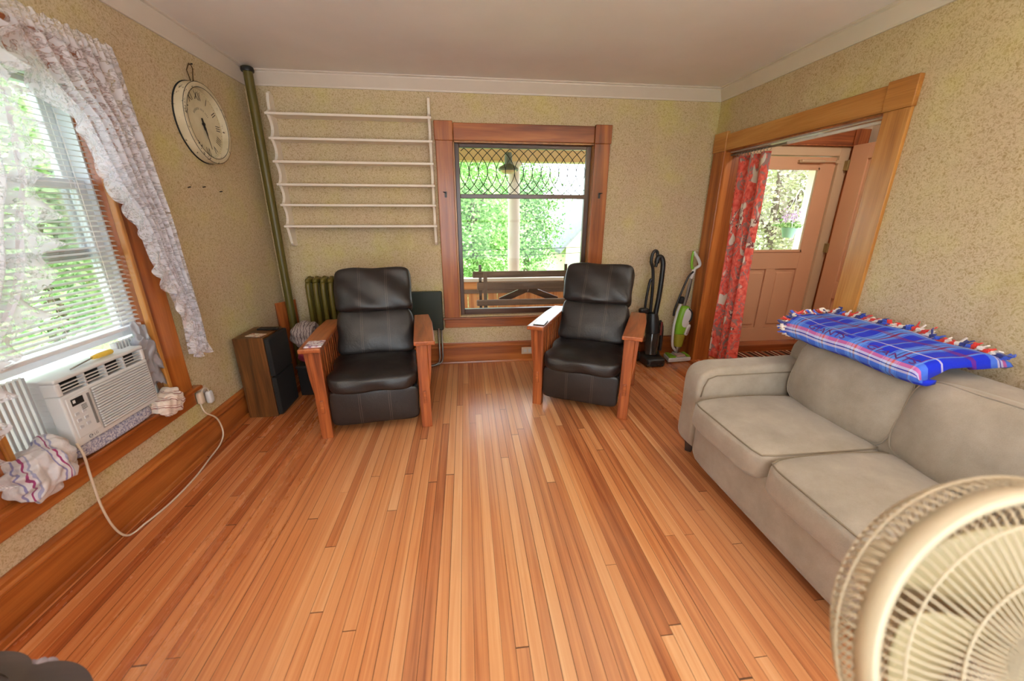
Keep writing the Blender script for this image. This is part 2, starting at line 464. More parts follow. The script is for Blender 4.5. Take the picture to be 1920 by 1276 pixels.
# crown moulding (cove section), one per wall
def crown(name, p0, p1, inward):
    prof = [(0, HC), (.012, HC), (.014, HC + .012), (.045, HC + .055), (.062, HC + .078), (.062, HC + .088), (.075, HC + .092), (.075, H), (0, H)]
    vs = []; n = len(prof)
    p0, p1, inw = Vector(p0), Vector(p1), Vector(inward)
    for p in (p0, p1):
        for d, z in prof: vs.append(p + inw * d + Vector((0, 0, z)))
    fs = [tuple(range(n))[::-1], tuple(range(n, 2 * n))] + [(i, (i + 1) % n, n + (i + 1) % n, n + i) for i in range(n)]
    mm = M(); mm.add(vs, fs)
    struct(name, mm, MAT['crown'])
crown('trim_1', (0, -4.8, 0), (0, -.0, 0), (1, 0, 0))
crown('trim_2', (0, 0, 0), (W, 0, 0), (0, -1, 0))
crown('trim_3', (W, 0, 0), (W, -4.8, 0), (-1, 0, 0))

def base(name, segs, inward, mat):
    m = M(); inw = Vector(inward)
    for p0, p1 in segs:
        prof = [(0, 0), (.034, 0), (.034, .008), (.030, .020), (.022, .026), (.022, .165), (.026, .170), (.026, .178), (.018, .188), (.018, .204), (.010, .214), (.008, HB), (0, HB)]
        p0, p1 = Vector(p0), Vector(p1); n = len(prof); vs = []
        for p in (p0, p1):
            for d, z in prof: vs.append(p + inw * d + Vector((0, 0, z)))
        m.add(vs, [tuple(range(n))[::-1], tuple(range(n, 2 * n))] + [(i, (i + 1) % n, n + (i + 1) % n, n + i) for i in range(n)])
    struct(name, m, mat)
base('baseboard_left', [((0, -4.8, 0), (0, 0, 0))], (1, 0, 0), MAT['wood_y'])
base('baseboard_back', [((0, 0, 0), (W, 0, 0))], (0, -1, 0), MAT['wood_x'])
base('baseboard_right', [((W, -1.745, 0), (W, -4.8, 0))], (-1, 0, 0), MAT['wood_y'])

# ------------------------------------------------------------------ window in the back wall
w2 = thing('window_2', 'stained wood window with leaded glass upper light in back wall', 'window', (2.28, 0, .38), kind='structure')
M().box(1.487, 1.636, -.024, 0, .485, 2.085).build('casing_board', MAT['wood_z'], w2, bevel=.006)
M().box(2.918, 3.063, -.024, 0, .485, 2.085).build('casing_board', MAT['wood_z'], w2, bevel=.006)
M().box(1.643, 2.912, -.022, 0, 2.085, 2.224).build('head_casing', MAT['wood_x'], w2, bevel=.006)
M().box(1.480, 1.641, -.032, 0, 2.081, 2.236).build('corner_block', MAT['wood_z'], w2, bevel=.006)
M().box(2.914, 3.070, -.032, 0, 2.081, 2.236).build('corner_block', MAT['wood_z'], w2, bevel=.006)
M().box(1.470, 3.080, -.045, .10, .470, .490).build('stool', MAT['wood_x'], w2, bevel=.006)
M().box(1.487, 3.063, -.022, 0, .385, .470).build('apron', MAT['wood_x'], w2, bevel=.004)
m = M(); m.box(1.636, 1.648, -.002, .16, .49, 2.085); m.box(2.913, 2.925, -.002, .16, .49, 2.085); m.box(1.636, 2.925, -.002, .16, 2.073, 2.085)
m.build('jamb', MAT['pale_z'], w2)  # light on the jamb painted as paler wood
m = M()                                    # fixed sash
m.box(1.648, 1.688, .055, .10, .49, 2.073); m.box(2.868, 2.913, .055, .10, .49, 2.073)
m.build('sash_stile', MAT['dark_z'], w2, bevel=.004)
m = M(); m.box(1.688, 2.868, .055, .10, .49, .555); m.box(1.688, 2.868, .055, .10, 2.040, 2.073)
m.build('sash_rail', MAT['dark_x'], w2, bevel=.004)
M().box(1.688, 2.868, .05, .10, 1.612, 1.650).build('transom_bar', MAT['dark_x'], w2, bevel=.004)
M().box(1.684, 2.872, .078, .082, .55, 1.615).build('lower_pane', MAT['glass'], w2)
M().box(1.684, 2.872, .080, .084, 1.645, 2.045).build('leaded_pane', MAT['glass'], w2)
m = M(); g0, g1, z0, z1 = 1.69, 2.866, 1.652, 2.038
p = (g1 - g0) / 14.0
zc, hz = (z0 + z1) / 2, (z1 - z0) / 2
for k in range(-2, 18):
    for sg in (-1, 1):
        run = []
        for i in range(33):
            t = -1 + 2 * i / 32
            x = g0 + (k + .5) * p + sg * 1.5 * p * (1 - t * t)
            if g0 <= x <= g1: run.append((x, .077, zc + t * hz))
            else:
                if len(run) > 2: m.tube(run, .0034, 5)
                run = []
        if len(run) > 2: m.tube(run, .0034, 5)
m.build('lead_came', MAT['lead'], w2, smooth=True)
for x, s in ((1.556, -1), (2.988, 1)):
    h = thing('curtain_hook', 'small black curtain bracket on the ' + ('casing beside the white wall shelf' if s < 0 else 'casing above the recliner facing the sofa'), 'bracket', (x, -.024, 1.655), group='curtain brackets on the window casing')
    m = M(); m.box(x - .010, x + .010, -.028, -.0235, 1.615, 1.665); m.build('plate', MAT['black'], h)
    M().tube([(x, -.027, 1.655), (x + s * .006, -.045, 1.658), (x + s * .022, -.05, 1.660)], .004, 6).build('hook', MAT['black'], h, smooth=True)

# ------------------------------------------------------------------ window in the left wall
w1 = thing('window_1', 'white sash window with stained wood casing behind lace curtains', 'window', (0, -1.98, .38), kind='structure')
for (a, b) in ((-1.575, -1.42), (-2.54, -2.385)):
    M().box(0, .022, a, b, .455, 2.06).build('casing_board', MAT['wood_z'], w1, bevel=.005)
m = M()
for y in (-1.585, -2.375): m.box(0, .030, y - .012, y + .012, .455, 2.06)
m.build('casing_bead', MAT['pale_z'], w1, bevel=.005, seg=3)
M().box(0, .022, -2.54, -1.42, 2.06, 2.19).build('head_casing', MAT['wood_y'], w1, bevel=.005)
M().box(-.14, .052, -2.58, -1.375, .435, .457).build('stool', MAT['wood_y'], w1, bevel=.007)
M().box(0, .022, -2.54, -1.42, .345, .435).build('apron', MAT['wood_y'], w1, bevel=.004)
m = M(); m.box(-.16, 0, -1.583, -1.57, .457, 2.06); m.box(-.16, 0, -2.39, -2.377, .457, 2.06); m.box(-.16, 0, -2.39, -1.57, 2.047, 2.06)
m.build('jamb', MAT['wood_z'], w1)
m = M(); m.box(-.155, -.050, -1.592, -1.5832, .457, 2.046); m.box(-.155, -.050, -2.3768, -2.368, .457, 2.046)
m.build('jamb_liner', MAT['vinyl'], w1)
def sash(nm, x0, x1, a, b, st=.055, parent=w1):
    m = M(); y0, y1 = -2.3675, -1.5925
    m.box(x0, x1, y0, y0 + st, a, b); m.box(x0, x1, y1 - st, y1, a, b); m.box(x0, x1, y0 + st, y1 - st, a, a + .055); m.box(x0, x1, y0 + st, y1 - st, b - .045, b)
    o = m.build(nm, MAT['vinyl'], parent, bevel=.004)
    M().box((x0 + x1) / 2 - .002, (x0 + x1) / 2 + .002, y0 + st - .004, y1 - st + .004, a + .05, b - .04).build('glass_pane', MAT['glass'], o, off=parent.location)
    return o
sash('upper_sash', -.145, -.115, 1.26, 2.047)
sash('lower_sash', -.108, -.075, .86, 1.625)

# ------------------------------------------------------------------ doorway to the hall
CZ = {}
M_ = MAT
struct('trim_4', M().box(W - .022, W, -1.745, -1.60, 0, 2.02), M_['pale_z'], bevel=.004)  # paler wood paints in the light falling on this casing
struct('trim_5', M().box(W - .022, W, -.20, -.03, 0, 2.02), M_['wood_z'], bevel=.004)
struct('trim_6', M().box(W - .022, W, -1.595, -.205, 2.02, 2.155), M_['pale_y'], bevel=.004)
m = M(); m.box(W - .030, W, -1.752, -1.592, 2.017, 2.168); m.box(W - .030, W, -.208, -.024, 2.017, 2.180)
struct('trim_7', m, M_['pale_y'], bevel=.004)
m = M(); m.box(W - .001, W + .161, -1.612, -1.60, 0, 2.02); m.box(W - .001, W + .161, -.20, -.188, 0, 2.02); m.box(W - .001, W + .161, -1.60, -.20, 2.009, 2.021)
struct('trim_8', m, M_['wood_z'])
# hall beyond
m = M(); m.box(W + .16, 4.50, .085, .245, 0, H); m.box(5.655, 5.95, .085, .245, 0, H); m.box(4.50, 5.655, .085, .245, 2.135, H)
struct('wall_hall_front', m, M_['hall_wall'])
struct('wall_hall_side', M().box(5.80, 5.95, -4.96, .085, 0, H), M_['hall_wall'])
struct('wall_hall_rear', M().box(W + .16, 5.80, -4.96, -4.80, 0, H), M_['hall_wall'])
struct('trim_9', M().box(4.36, 5.60, .060, .085, 2.135, 2.268), M_['oak_x'], bevel=.004)
m = M(); m.box(5.604, 5.765, .052, .085, 2.13, 2.282); m.box(5.655, 5.765, .06, .085, 0, 2.13); m.box(4.36, 4.50, .06, .085, 0, 2.135)
struct('trim_10', m, M_['oak_z'], bevel=.004)
m = M(); m.box(5.640, 5.655, .06, .245, 0, 2.135); m.box(4.50, 4.515, .06, .245, 0, 2.135); m.box(4.515, 5.64, .06, .245, 2.125, 2.135)
struct('trim_11', m, M_['oak_z'])
struct('trim_12', M().box(4.515, 5.64, -.02, .26, 0, .070), M_['oak_x'], bevel=.008)
# storm door
d1 = thing('door_1', 'tan painted front door with large window in the hall', 'door', (5.04, .14, .07), kind='structure')
m = M(); m.box(5.53, 5.64, .10, .20, .07, 2.125); m.box(4.515, 4.60, .10, .20, .07, 2.125); m.box(4.60, 5.53, .10, .20, 2.037, 2.125)
m.build('door_frame', M_['door_frame'], d1, bevel=.004)
m = M()
m.box(4.61, 4.73, .12, .16, .075, 2.030); m.box(5.35, 5.522, .12, .16, .075, 2.030); m.box(4.73, 5.35, .12, .16, 1.915, 2.030); m.box(4.73, 5.35, .12, .16, .075, .235)
m.box(4.73, 5.35, .12, .16, .905, 1.10); m.box(4.985, 5.095, .12, .16, .235, .905)
m.build('door_leaf', M_['pink_door'], d1, bevel=.003)
for a, b in ((4.67, 4.985), (5.095, 5.41)):
    m = M(); a2, b2 = max(a, 4.73), min(b, 5.35)
    m.box(a2, b2, .134, .15, .235, .905)
    m.box(a2 + .03, b2 - .03, .124, .14, .275, .865)
    m.build('door_panel', M_['pink_door'], d1, bevel=.008)
m = M(); m.box(4.73, 4.75, .112, .13, 1.10, 1.915); m.box(5.33, 5.362, .112, .13, 1.085, 1.93); m.box(4.73, 5.35, .112, .13, 1.085, 1.112); m.box(4.73, 5.35, .112, .13, 1.905, 1.93)
m.build('glazing_bead', M_['pink_door'], d1, bevel=.003)
M().box(4.735, 5.345, .139, .143, 1.10, 1.92).build('glass_pane', M_['glass'], d1)
m = M(); m.tube([(5.10, .09, 1.985), (5.36, .09, 1.985)], .016, 10); m.tube([(5.36, .09, 1.985), (5.53, .096, 1.983)], .006, 8); m.box(5.50, 5.55, .09, .104, 1.97, 2.0); m.box(5.09, 5.115, .09, .122, 1.972, 1.998)
m.build('door_closer', M_['door_frame'], d1, smooth='auto')
# inner door, folded open against the hall side
d2 = thing('door_2', 'tan panelled inner door standing open in the hall', 'door', (5.63, -.38, .02), kind='structure')
m = M()
X0, X1 = 5.605, 5.638
for y0, y1, z0, z1 in ((-.80, -.68, .05, 2.13), (-.13, .05, .05, 2.13), (-.68, -.13, 1.99, 2.13), (-.68, -.13, .62, .80), (-.68, -.13, .05, .22)):
    m.box(X0, X1 + .004, y0, y1, z0, z1)
m.build('door_leaf', M_['pink_door'], d2, bevel=.003)
for z0, z1 in ((.80, 1.99), (.22, .62)):
    m = M(); m.box(X0 + .014, X1, -.68, -.13, z0, z1); m.box(X0 + .004, X1, -.64, -.17, z0 + .05, z1 - .05)
    m.build('door_panel', M_['pink_door'], d2, bevel=.006)
for z in (1.95, 1.13, .30):
    m = M(); m.box(5.598, 5.606, .045, .105, z - .045, z + .045); m.tube([(5.60, .058, z - .05), (5.60, .058, z + .05)], .007, 8)
    m.build('hinge', M_['brass'], d2)
# striped rug on the hall floor
t = T('striped_rug'); co = t.coord()
u = t.m('ADD', t.n('SeparateXYZ', {0: co}).outputs[0], t.m('MULTIPLY', t.noise(co, 9, 2), .02))
pat = t.m('FRACT', t.m('MULTIPLY', u, 5.2))
col = t.ramp(pat, [(0, (58, 30, 24)), (.22, (176, 140, 108)), (.30, (92, 34, 26)), (.48, (206, 182, 150)), (.56, (70, 38, 30)), (.74, (150, 76, 48)), (.86, (120, 96, 78))], 'CONSTANT')
MAT['rug'] = t.surf(col, .95, t.bump(t.noise(co, 160, 2), .4, .004), 0, .1)
r = M().box(4.36, 5.50, -.62, -.06, .001, .012).build('rug', MAT['rug'], bevel=.004)
tag(r, 'brown and cream striped rug on the hall floor by the front door', 'rug')
# curtain rod + curtain in the doorway
rod = thing('curtain_rod', 'thin white and grey tension rod under the doorway head', 'curtain rod', (W + .05, -.9, 1.975))
M().tube([(W + .05, -1.598, 1.985), (W + .05, -.85, 1.985)], .011, 10).build('tube', M_['white'], rod, smooth='auto')
M().tube([(W + .05, -.85, 1.985), (W + .05, -.202, 1.985)], .0085, 10).build('inner_tube', M_['steel'], rod, smooth='auto')
m = M(); m.box(W + .036, W + .064, -1.5995, -.2005, 2.0042, 2.0086)
m.build('track', M_['white'], rod)
t = T('coral_bird_print'); co = t.coord('UV')
v1 = t.noise(co, 5.2, 3, .6, 1.1)
v2 = t.noise(t.map(co, (1, 1, 1), (3.3, 1.7, 0)), 3.4, 2, .5, .9)
coral = t.ramp(t.noise(co, 26, 3), [(.35, (206, 74, 64)), (.55, (226, 104, 90)), (.72, (236, 134, 116))])
col = t.mix(t.ramp(t.m('ABSOLUTE', t.m('SUBTRACT', v1, .50)), [(.016, (1, 1, 1, 1)), (.030, (0, 0, 0, 1))]), coral, lin((150, 120, 116)))
fil = t.ramp(t.noise(co, 34, 2, .5, .8), [(.46, (120, 66, 66)), (.52, (214, 200, 184))])
col = t.mix(t.ramp(v2, [(.61, (0, 0, 0, 1)), (.63, (1, 1, 1, 1))]), col, fil)
bird = t.ramp(t.noise(t.map(co, (1.4, .8, 1), (7, 2, 0), (0, 0, .6)), 4.6, 1, .4, .5), [(.64, (0, 0, 0, 1)), (.66, (1, 1, 1, 1))])
col = t.mix(bird, col, lin((216, 204, 190)))
dots = t.ramp(t.n('TexVoronoi', {'Vector': co, 'Scale': 15.0}).outputs[0], [(.10, (1, 1, 1, 1)), (.14, (0, 0, 0, 1))])
col = t.mix(t.m('MULTIPLY', dots, .5), col, lin((120, 24, 34)))
MAT['bird_print'] = t.surf(col, .85, None, 0, .2, sheen=.1)
cu = thing('door_curtain', 'coral red printed curtain with birds gathered at side of the doorway', 'curtain', (W + .05, -.48, .1))
m = M(); m.uv = []
NU, NV = 90, 40
ph = [0, .9, 2.1, 3.2]
def cf(u, v):
    y = -.285 - u * (.375 + .055 * v) - .075 * v * (1 - u) - .0 * v
    wv = math.sin(u * 2 * PI * 3.0 + .5) * (.036 + .014 * v) + math.sin(u * 2 * PI * 7 + 1.3 + v * .8) * .007
    z = 1.955 + (.115 + .018 * math.sin(u * 9) - (.05 if u > .86 else 0) - 1.955) * v
    y += .010 * math.sin(v * 6 + u * 11)
    m.uv.append((u * 1.15, (1 - v) * 1.85))
    return (W + .052 + wv * (.75 + .25 * v), y, z)
m.grid(NU, NV, cf)
o = m.build('cloth_panel', MAT['bird_print'], cu, smooth=True)
sm = o.modifiers.new('Thickness', 'SOLIDIFY'); sm.thickness = .002
for i in range(11):
    y = -.29 - i * .037
    rg = M(); rg.tube([(W + .05 + .0205 * math.cos(a), y, 1.979 + .0205 * math.sin(a)) for a in [2 * PI * k / 14 for k in range(14)]], .0022, 5, closed=True)
    rg.build('ring', M_['steel'], cu, smooth=True)

# ================================================================== recliners
def recliner():
    ox, oy = .374, .36
    root = thing('recliner', 'black leather recliner with oak arms in front of the green radiator', 'recliner', group='oak armed leather recliners', world=False)
    O = (ox, oy, 0)
    P = lambda m, n, mt, **k: m.build(n, mt, root, off=O, **k)
    for x0 in (.0, .673):
        P(M().box(x0, x0 + .075, 0, .055, 0, .64), 'leg', MAT['oak_z'], bevel=.005)
        P(M().box(x0, x0 + .075, .66, .715, 0, .64), 'leg', MAT['oak_z'], bevel=.005)
        s = 1 if x0 > .3 else -1
        ax0, ax1 = (x0 - .042, x0 + .092) if s < 0 else (x0 - .012, x0 + .128)
        P(M().prism([(ax0, -.050), (ax1, -.050), (ax1, .70), (ax0 + (.02 if s < 0 else 0), .70), (ax0, .45)] if s < 0 else [(ax0, -.050), (ax1, -.050), (ax1, .45), (ax1 - .02, .70), (ax0, .70)], 2, .640, .670), 'arm', MAT['oak_y'], bevel=.007)
        xm = x0 + .0375
        P(M().box(xm - .014, xm + .014, .05, .665, .20, .285), 'side_rail', MAT['oak_y'], bevel=.004)
        P(M().box(xm - .014, xm + .014, .05, .665, .605, .640), 'side_rail', MAT['oak_y'], bevel=.003)
        for k in range(9):
            y = .105 + k * .0625
            P(M().box(xm - .006, xm + .006, y - .016, y + .016, .28, .61), 'spindle', MAT['oak_z'])
        P(M().box(xm - .011, xm + .011, -.012, .02, .195, .290), 'tenon', MAT['oak_x'], bevel=.004)
        # corbel under the arm
        cx0, cx1 = (x0 - .025, x0) if s < 0 else (x0 + .075, x0 + .10)
        P(M().prism([(.012, .64), (.045, .64), (.040, .40), (.028, .36)], 0, min(cx0, cx1), max(cx0, cx1)) if False else M().prism([(x0, .30), (x0, .64), (x0 - .030, .64), (x0 - .018, .44)] if s < 0 else [(x0 + .075, .30), (x0 + .075, .64), (x0 + .105, .64), (x0 + .093, .44)], 1, .012, .043), 'corbel', MAT['oak_z'], bevel=.003)
    P(M().box(.09, .66, .03, .60, .13, .33), 'base_frame', MAT['black'])
    def crease(a, s):
        def d(Pv, q):
            n = noise.noise(Vector((Pv.x * 7, Pv.y * 7, Pv.z * 9 + s)))
            r = 1 - abs(noise.noise(Vector((Pv.x * 5 + s, Pv.y * 5, Pv.z * 14 + 3.3))))
            return Pv * (1 + a * n) + Vector(q).normalized() * (a * .05 * (r - .6))
        return d
    P(M().puff((.374, .265, .385), (.296, .305, .062), 16, 7, (0, .012, .026), None, crease(.07, 1)), 'seat_cushion', MAT['leather'], smooth=True, subsurf=1)
    P(M().puff((.374, .035, .212), (.292, .040, .128), 12, 16, (0, .012, 0), None, crease(.02, 5)), 'foot_panel', MAT['leather_st'], smooth=True, subsurf=1)
    rot = Matrix.Rotation(R(-24), 3, 'X')
    def low(Pv, q):
        Pv = crease(.05, 9)(Pv, q); Pv.x *= 1 + .05 * (1 - q[2]) * .5; return Pv
    P(M().puff((.374, .535, .590), (.278, .088, .180), 16, 9, (0, .022, 0), rot, low), 'backrest', MAT['leather_st'], smooth=True, subsurf=1)
    def up(Pv, q):
        Pv = crease(.035, 17)(Pv, q)
        if q[1] < 0: Pv.y -= .030 * max(0, -q[2] * .6 + .3) * (1 - q[0] ** 2)
        # soft drape wrinkle along the lower front
        Pv.y -= .010 * math.sin(q[0] * 5 + q[2] * 4) * max(0, -q[1])
        return Pv
    P(M().puff((.374, .655, .890), (.284, .098, .170), 20, 10, (0, .020, .006), rot, up), 'headrest', MAT['leather_st'], smooth=True, subsurf=1)
    P(M().obox((.374, .70, .70), (.250, .03, .30), rot), 'back_frame', MAT['black'], bevel=.02)
    return root
rec1 = recliner()
def place(root, p, ang):
    c, s = math.cos(ang), math.sin(ang)
    root.location = (p[0] + c * .374 - s * .36, p[1] + s * .374 + c * .36, 0); root.rotation_euler = (0, 0, ang)
A1, A2 = R(6.54), R(-27.6)
rec2 = copy_thing(rec1, (0, 0, 0), 0, 'black leather recliner with oak arms below the big window, beside the vacuums')
place(rec1, (.691, -1.349), A1); place(rec2, (2.216, -.991), A2)

def slab(name, label, cat, c, sx, sy, h, rz, mats, bevel=.001, z0=.0):
    """small flat item lying on something: body + a face of another colour"""
    o = thing(name, label, cat, c, rz, world=False)
    M().box(-sx / 2, sx / 2, -sy / 2, sy / 2, 0, h).build('cover', mats[0], o, bevel=bevel)
    return o
t = T('printed_booklet'); co = t.coord()
col = t.ramp(t.noise(co, 34, 3, .6, .5), [(.34, (60, 70, 132)), (.44, (186, 128, 150)), (.5, (232, 228, 232)), (.62, (214, 210, 222)), (.72, (120, 90, 120))])
MAT['booklet'] = t.surf(col, .3, None, 0, .5)
t = T('printed_card'); co = t.coord()
col = t.ramp(t.noise(co, 30, 3, .6, .5), [(.36, (190, 168, 140)), (.5, (226, 220, 208)), (.6, (170, 96, 60)), (.7, (214, 208, 196))])
MAT['card'] = t.surf(col, .4)
MAT['paper'] = plain('white_paper', (236, 234, 230), .6, var=.02)
bk_ = slab('booklet', 'glossy purple and white booklet lying on arm of the recliner by the speaker', 'booklet', (.728, -1.300, .6706), .105, .130, .006, A1, [MAT['booklet']])
M().box(-.0515, .0515, -.064, .064, .0012, .0048).build('pages', MAT['paper'], bk_)
ph_ = slab('coaster_pad', 'flat dark edged pad lying on arm of the recliner below the window', 'pad', (2.277, -.955, .6706), .085, .135, .006, A2 + .05, [MAT['black']])
M().box(-.038, .038, -.062, .062, .006, .0075).build('top_sheet', plain('pale_pad_top', (206, 210, 206), .25, var=.03), ph_)

# ================================================================== sofa
sofa = thing('sofa', 'taupe fabric two seat sofa along the wall beside the doorway', 'sofa', (3.57, -2.47, 0))
F = MAT['sofa']
ya, yb = -1.68, -3.26                      # far and near outer sides
fab = lambda a: (lambda P, q: P + Vector(q) * (a * noise.noise(P * 5.0)))
def arm(y0, y1):
    m = M()
    yc, hy = (y0 + y1) / 2, abs(y1 - y0) / 2
    m.puff((3.535, yc, .335), (.475, hy, .285), 14, 9, (0, .006, .008), None, fab(.006))
    o = m.build('arm', F, sofa, smooth=True, subsurf=1)
    s = 1 if y0 > -2.4 else -1
    yi = (y1 if s > 0 else y0) - s * .001
    M().tube([(3.084, yi + s * .009, .44), (3.092, yi + s * .008, .50), (3.112, yi + s * .006, .553), (3.16, yi + s * .003, .575), (3.5, yi, .579), (3.85, yi, .576)], .0036, 6).build('piping', MAT['piping'], o, smooth=True, off=sofa.location)
arm(ya, ya - .185); arm(yb + .185, yb)
m = M(); m.puff((3.53, -2.47, .205), (.508, .612, .145), 10, 24, (0, 0, 0))
m.puff((3.70, -2.47, .43), (.10, .585, .10), 6, 12); m.build('base', F, sofa, smooth=True, subsurf=1)
m = M(); m.puff((3.862, -2.47, .445), (.152, .775, .350), 10, 10, (0, 0, .01))
m.build('back_frame', F, sofa, smooth=True, subsurf=1)
for x in (3.13, 3.93):
    for y in (-1.755, -3.18):
        M().tube([(x, y, .078), (x, y, 0)], [.036, .026], 4).build('leg', MAT['mahogany'], sofa)
def edge_loop(c, half, p, zq, crown, rot=None, disp=None, axis=2, n=56):
    """points on the stuffed block's rim at height zq (unit cube)"""
    pts = []
    for k in range(n):
        a = 2 * PI * k / n
        x, y = math.cos(a), math.sin(a)
        mx = max(abs(x), abs(y)); x /= mx; y /= mx
        q = [x, y]; q.insert(axis, zq)
        r = (abs(q[0]) ** p + abs(q[1]) ** p + abs(q[2]) ** p) ** (1 / p)
        x, y, z = (t / r for t in q)
        P = Vector((x * half[0] + crown[0] * x * max(0, 1 - y * y) * max(0, 1 - z * z), y * half[1] + crown[1] * y * max(0, 1 - x * x) * max(0, 1 - z * z), z * half[2] + crown[2] * z * max(0, 1 - x * x) * max(0, 1 - y * y)))
        if disp is not None: P = disp(P, (x, y, z))
        if rot is not None: P = rot @ P
        pts.append(Vector(c) + P * 1.0)
    return pts
def cush(name, c, half, p, crown, rot, d, axis, zs):
    o = M().puff(c, half, 14, p, crown, rot, d).build(name, F, sofa, smooth=True, subsurf=1)
    m = M()
    for z in zs: m.tube(edge_loop(c, half, p, z, crown, rot, d, axis), .0038, 6, closed=True)
    m.build('piping', MAT['piping'] if axis == 2 else F, o, smooth=True, off=sofa.location)
for yc, hy in ((-2.181, .290), (-2.765, .290)):
    cush('seat_cushion', (3.315, yc, .378), (.330, hy, .076), 9, (.012, .006, .030), None, fab(.010), 2, (.90,))
rotb = Matrix.Rotation(R(13), 3, 'Y')
for yc, hy in ((-2.186, .294), (-2.770, .294)):
    cush('back_cushion', (3.705, yc, .604), (.105, hy, .200), 6.5, (.045, .010, .012), rotb, fab(.020), 0, (-.80, .80))

# ------------------------------------------------------------------ plaid blanket
def plaid():
    t = T('blue_plaid_fleece'); uv = t.coord('UV'); s = t.n('SeparateXYZ', {0: uv})
    B, LB, RD, WH, NV, CO = (28, 48, 200), (92, 140, 230), (122, 24, 70), (232, 226, 232), (34, 40, 110), (232, 120, 110)
    warp = [(0, B), (.26, LB), (.29, B), (.31, LB), (.41, NV), (.43, LB), (.50, RD), (.55, LB), (.63, B), (.65, LB), (.67, B), (.93, RD), (.95, LB)]
    weft = [(0, B), (.20, RD), (.26, B), (.42, LB), (.50, WH), (.53, NV), (.545, WH), (.58, CO), (.63, LB), (.72, B), (.86, WH), (.88, B)]
    a = t.ramp(t.m('FRACT', t.m('MULTIPLY', s.outputs[0], 4.4)), warp, 'CONSTANT')
    b = t.ramp(t.m('FRACT', t.m('MULTIPLY_ADD', s.outputs[1], 2.3, .30)), weft, 'CONSTANT')
    isb = t.m('LESS_THAN', t.n('VectorMath', {0: b, 1: lin(B)[:3]}, operation='DISTANCE').outputs['Value'], .02)
    col = t.mix(t.m('MULTIPLY_ADD', isb, -.45, .55), a, b)
    fz = t.noise(t.coord(), 260, 1)
    return t.surf(col, .95, t.bump(fz, .3, .003), 0, .1, sheen=.05)
MAT['plaid'] = plaid()
MAT['fr_red'] = plain('red_fleece', (214, 52, 40), .95, var=.05, sheen=.3)
MAT['fr_white'] = plain('white_fleece', (232, 222, 214), .95, var=.05, sheen=.3)
MAT['fr_navy'] = plain('navy_fleece', (40, 48, 120), .95, var=.05, sheen=.3)
MAT['fr_blue'] = plain('blue_fleece', (50, 84, 200), .95, var=.05, sheen=.3)
BL = thing('throw_blanket', 'royal blue plaid fleece blanket with knotted fringe folded over the sofa back', 'blanket', (3.8, -2.1, .86))
def bsurf(u, v, off=0.0):
    """u: far -> near end, v: front lower edge -> back edge"""
    yfar = -1.87 + .22 * min(1, v / .75) - .0
    ynear = -2.545 + .03 * v
    y = yfar + (ynear - yfar) * u
    prof = [(.0, 3.615, .806), (.05, 3.580, .798), (.10, 3.552, .816), (.17, 3.548, .852), (.25, 3.575, .884), (.33, 3.625, .898), (.47, 3.71, .900), (.65, 3.83, .898), (.85, 3.965, .892), (1.0, 4.045, .878)]
    for a, b in zip(prof, prof[1:]):
        if v <= b[0] + 1e-9:
            f = (v - a[0]) / (b[0] - a[0]); x = a[1] + (b[1] - a[1]) * f; z = a[2] + (b[2] - a[2]) * f; break
    z += .010 * nz(x * 6, y * 5, 2.0) + .006 * nz(x * 14, y * 9, 7)
    if v > .15: z += .012 * math.sin(v * 7 + u * 3) * v
    e = min(u, 1 - u) / .05
    if e < 1: ze = (.806 if x < 3.60 else .806 + (x - 3.60) * .45 if x < 3.70 else .851 if x < 3.83 else .838) + .016; z += (ze - z) * (1 - math.sqrt(max(0, 1 - (1 - e) ** 2))) if z > ze else 0; x += .022 * (1 - e) ** 2 * max(0, 1 - v * 3)
    return (x, y, z + off)
m = M(); m.uv = []
def bf(u, v):
    m.uv.append((u * .95, v * .62)); return bsurf(u, v)
m.grid(70, 40, bf)
o = m.build('folded_cloth', MAT['plaid'], BL, smooth=True)
sm = o.modifiers.new('Thickness', 'SOLIDIFY'); sm.thickness = .022; sm.offset = -1
def letters(txt, u0, v0, size):
    vs, fs = text_mesh(txt, 1.0)
    mm = M()
    pts = []
    for (x, y, z) in vs:
        pts.append(bsurf(u0 + x * size / .70, v0 + y * size * 1.0 / .56, .0035))
    mm.add(pts, fs); mm.build('lettering', MAT['fr_pur'], BL)
MAT['fr_pur'] = plain('purple_red_print', (96, 30, 110), .95, var=.05)
letters('GIANTS', .36, .27, .058); letters('GIANTS', .80, .27, .058)
rnd = random.Random(3)
def tassel(p, d, L, w, mt):
    p = Vector(p); d = Vector(d).normalized()
    m = M(); up = Vector((rnd.uniform(-.3, .3), rnd.uniform(-.3, .3), 1))
    mid = p + d * L * .35
    m.bar(p - d * .01, mid, w * .7, .006, up)
    m.puff(mid, (w * .55, w * .55, w * .45), 3, 4)
    e = mid + d * L * .65 + Vector((rnd.uniform(-.012, .012), rnd.uniform(-.012, .012), rnd.uniform(-.02, .008)))
    m.bar(mid, e, w, .005, up)
    e2 = mid + d * L * .55 + Vector((rnd.uniform(-.02, .02), rnd.uniform(-.02, .02), rnd.uniform(.0, .02)))
    m.bar(mid, e2, w, .005, up)
    m.build('tassel', mt, BL)
cols = [MAT['fr_red'], MAT['fr_white'], MAT['fr_navy'], MAT['fr_blue'], MAT['fr_red'], MAT['fr_white']]
for i in range(34):                        # fringe on the far end
    v = .06 + .92 * i / 33
    q = bsurf(.01, v); tassel((q[0], q[1], q[2] + .004 + rnd.uniform(0, .014)), (rnd.uniform(-.35, .2) - (.5 if v < .25 else 0), 1, rnd.uniform(-.35, .35)), rnd.uniform(.026, .040), .016, rnd.choice(cols))
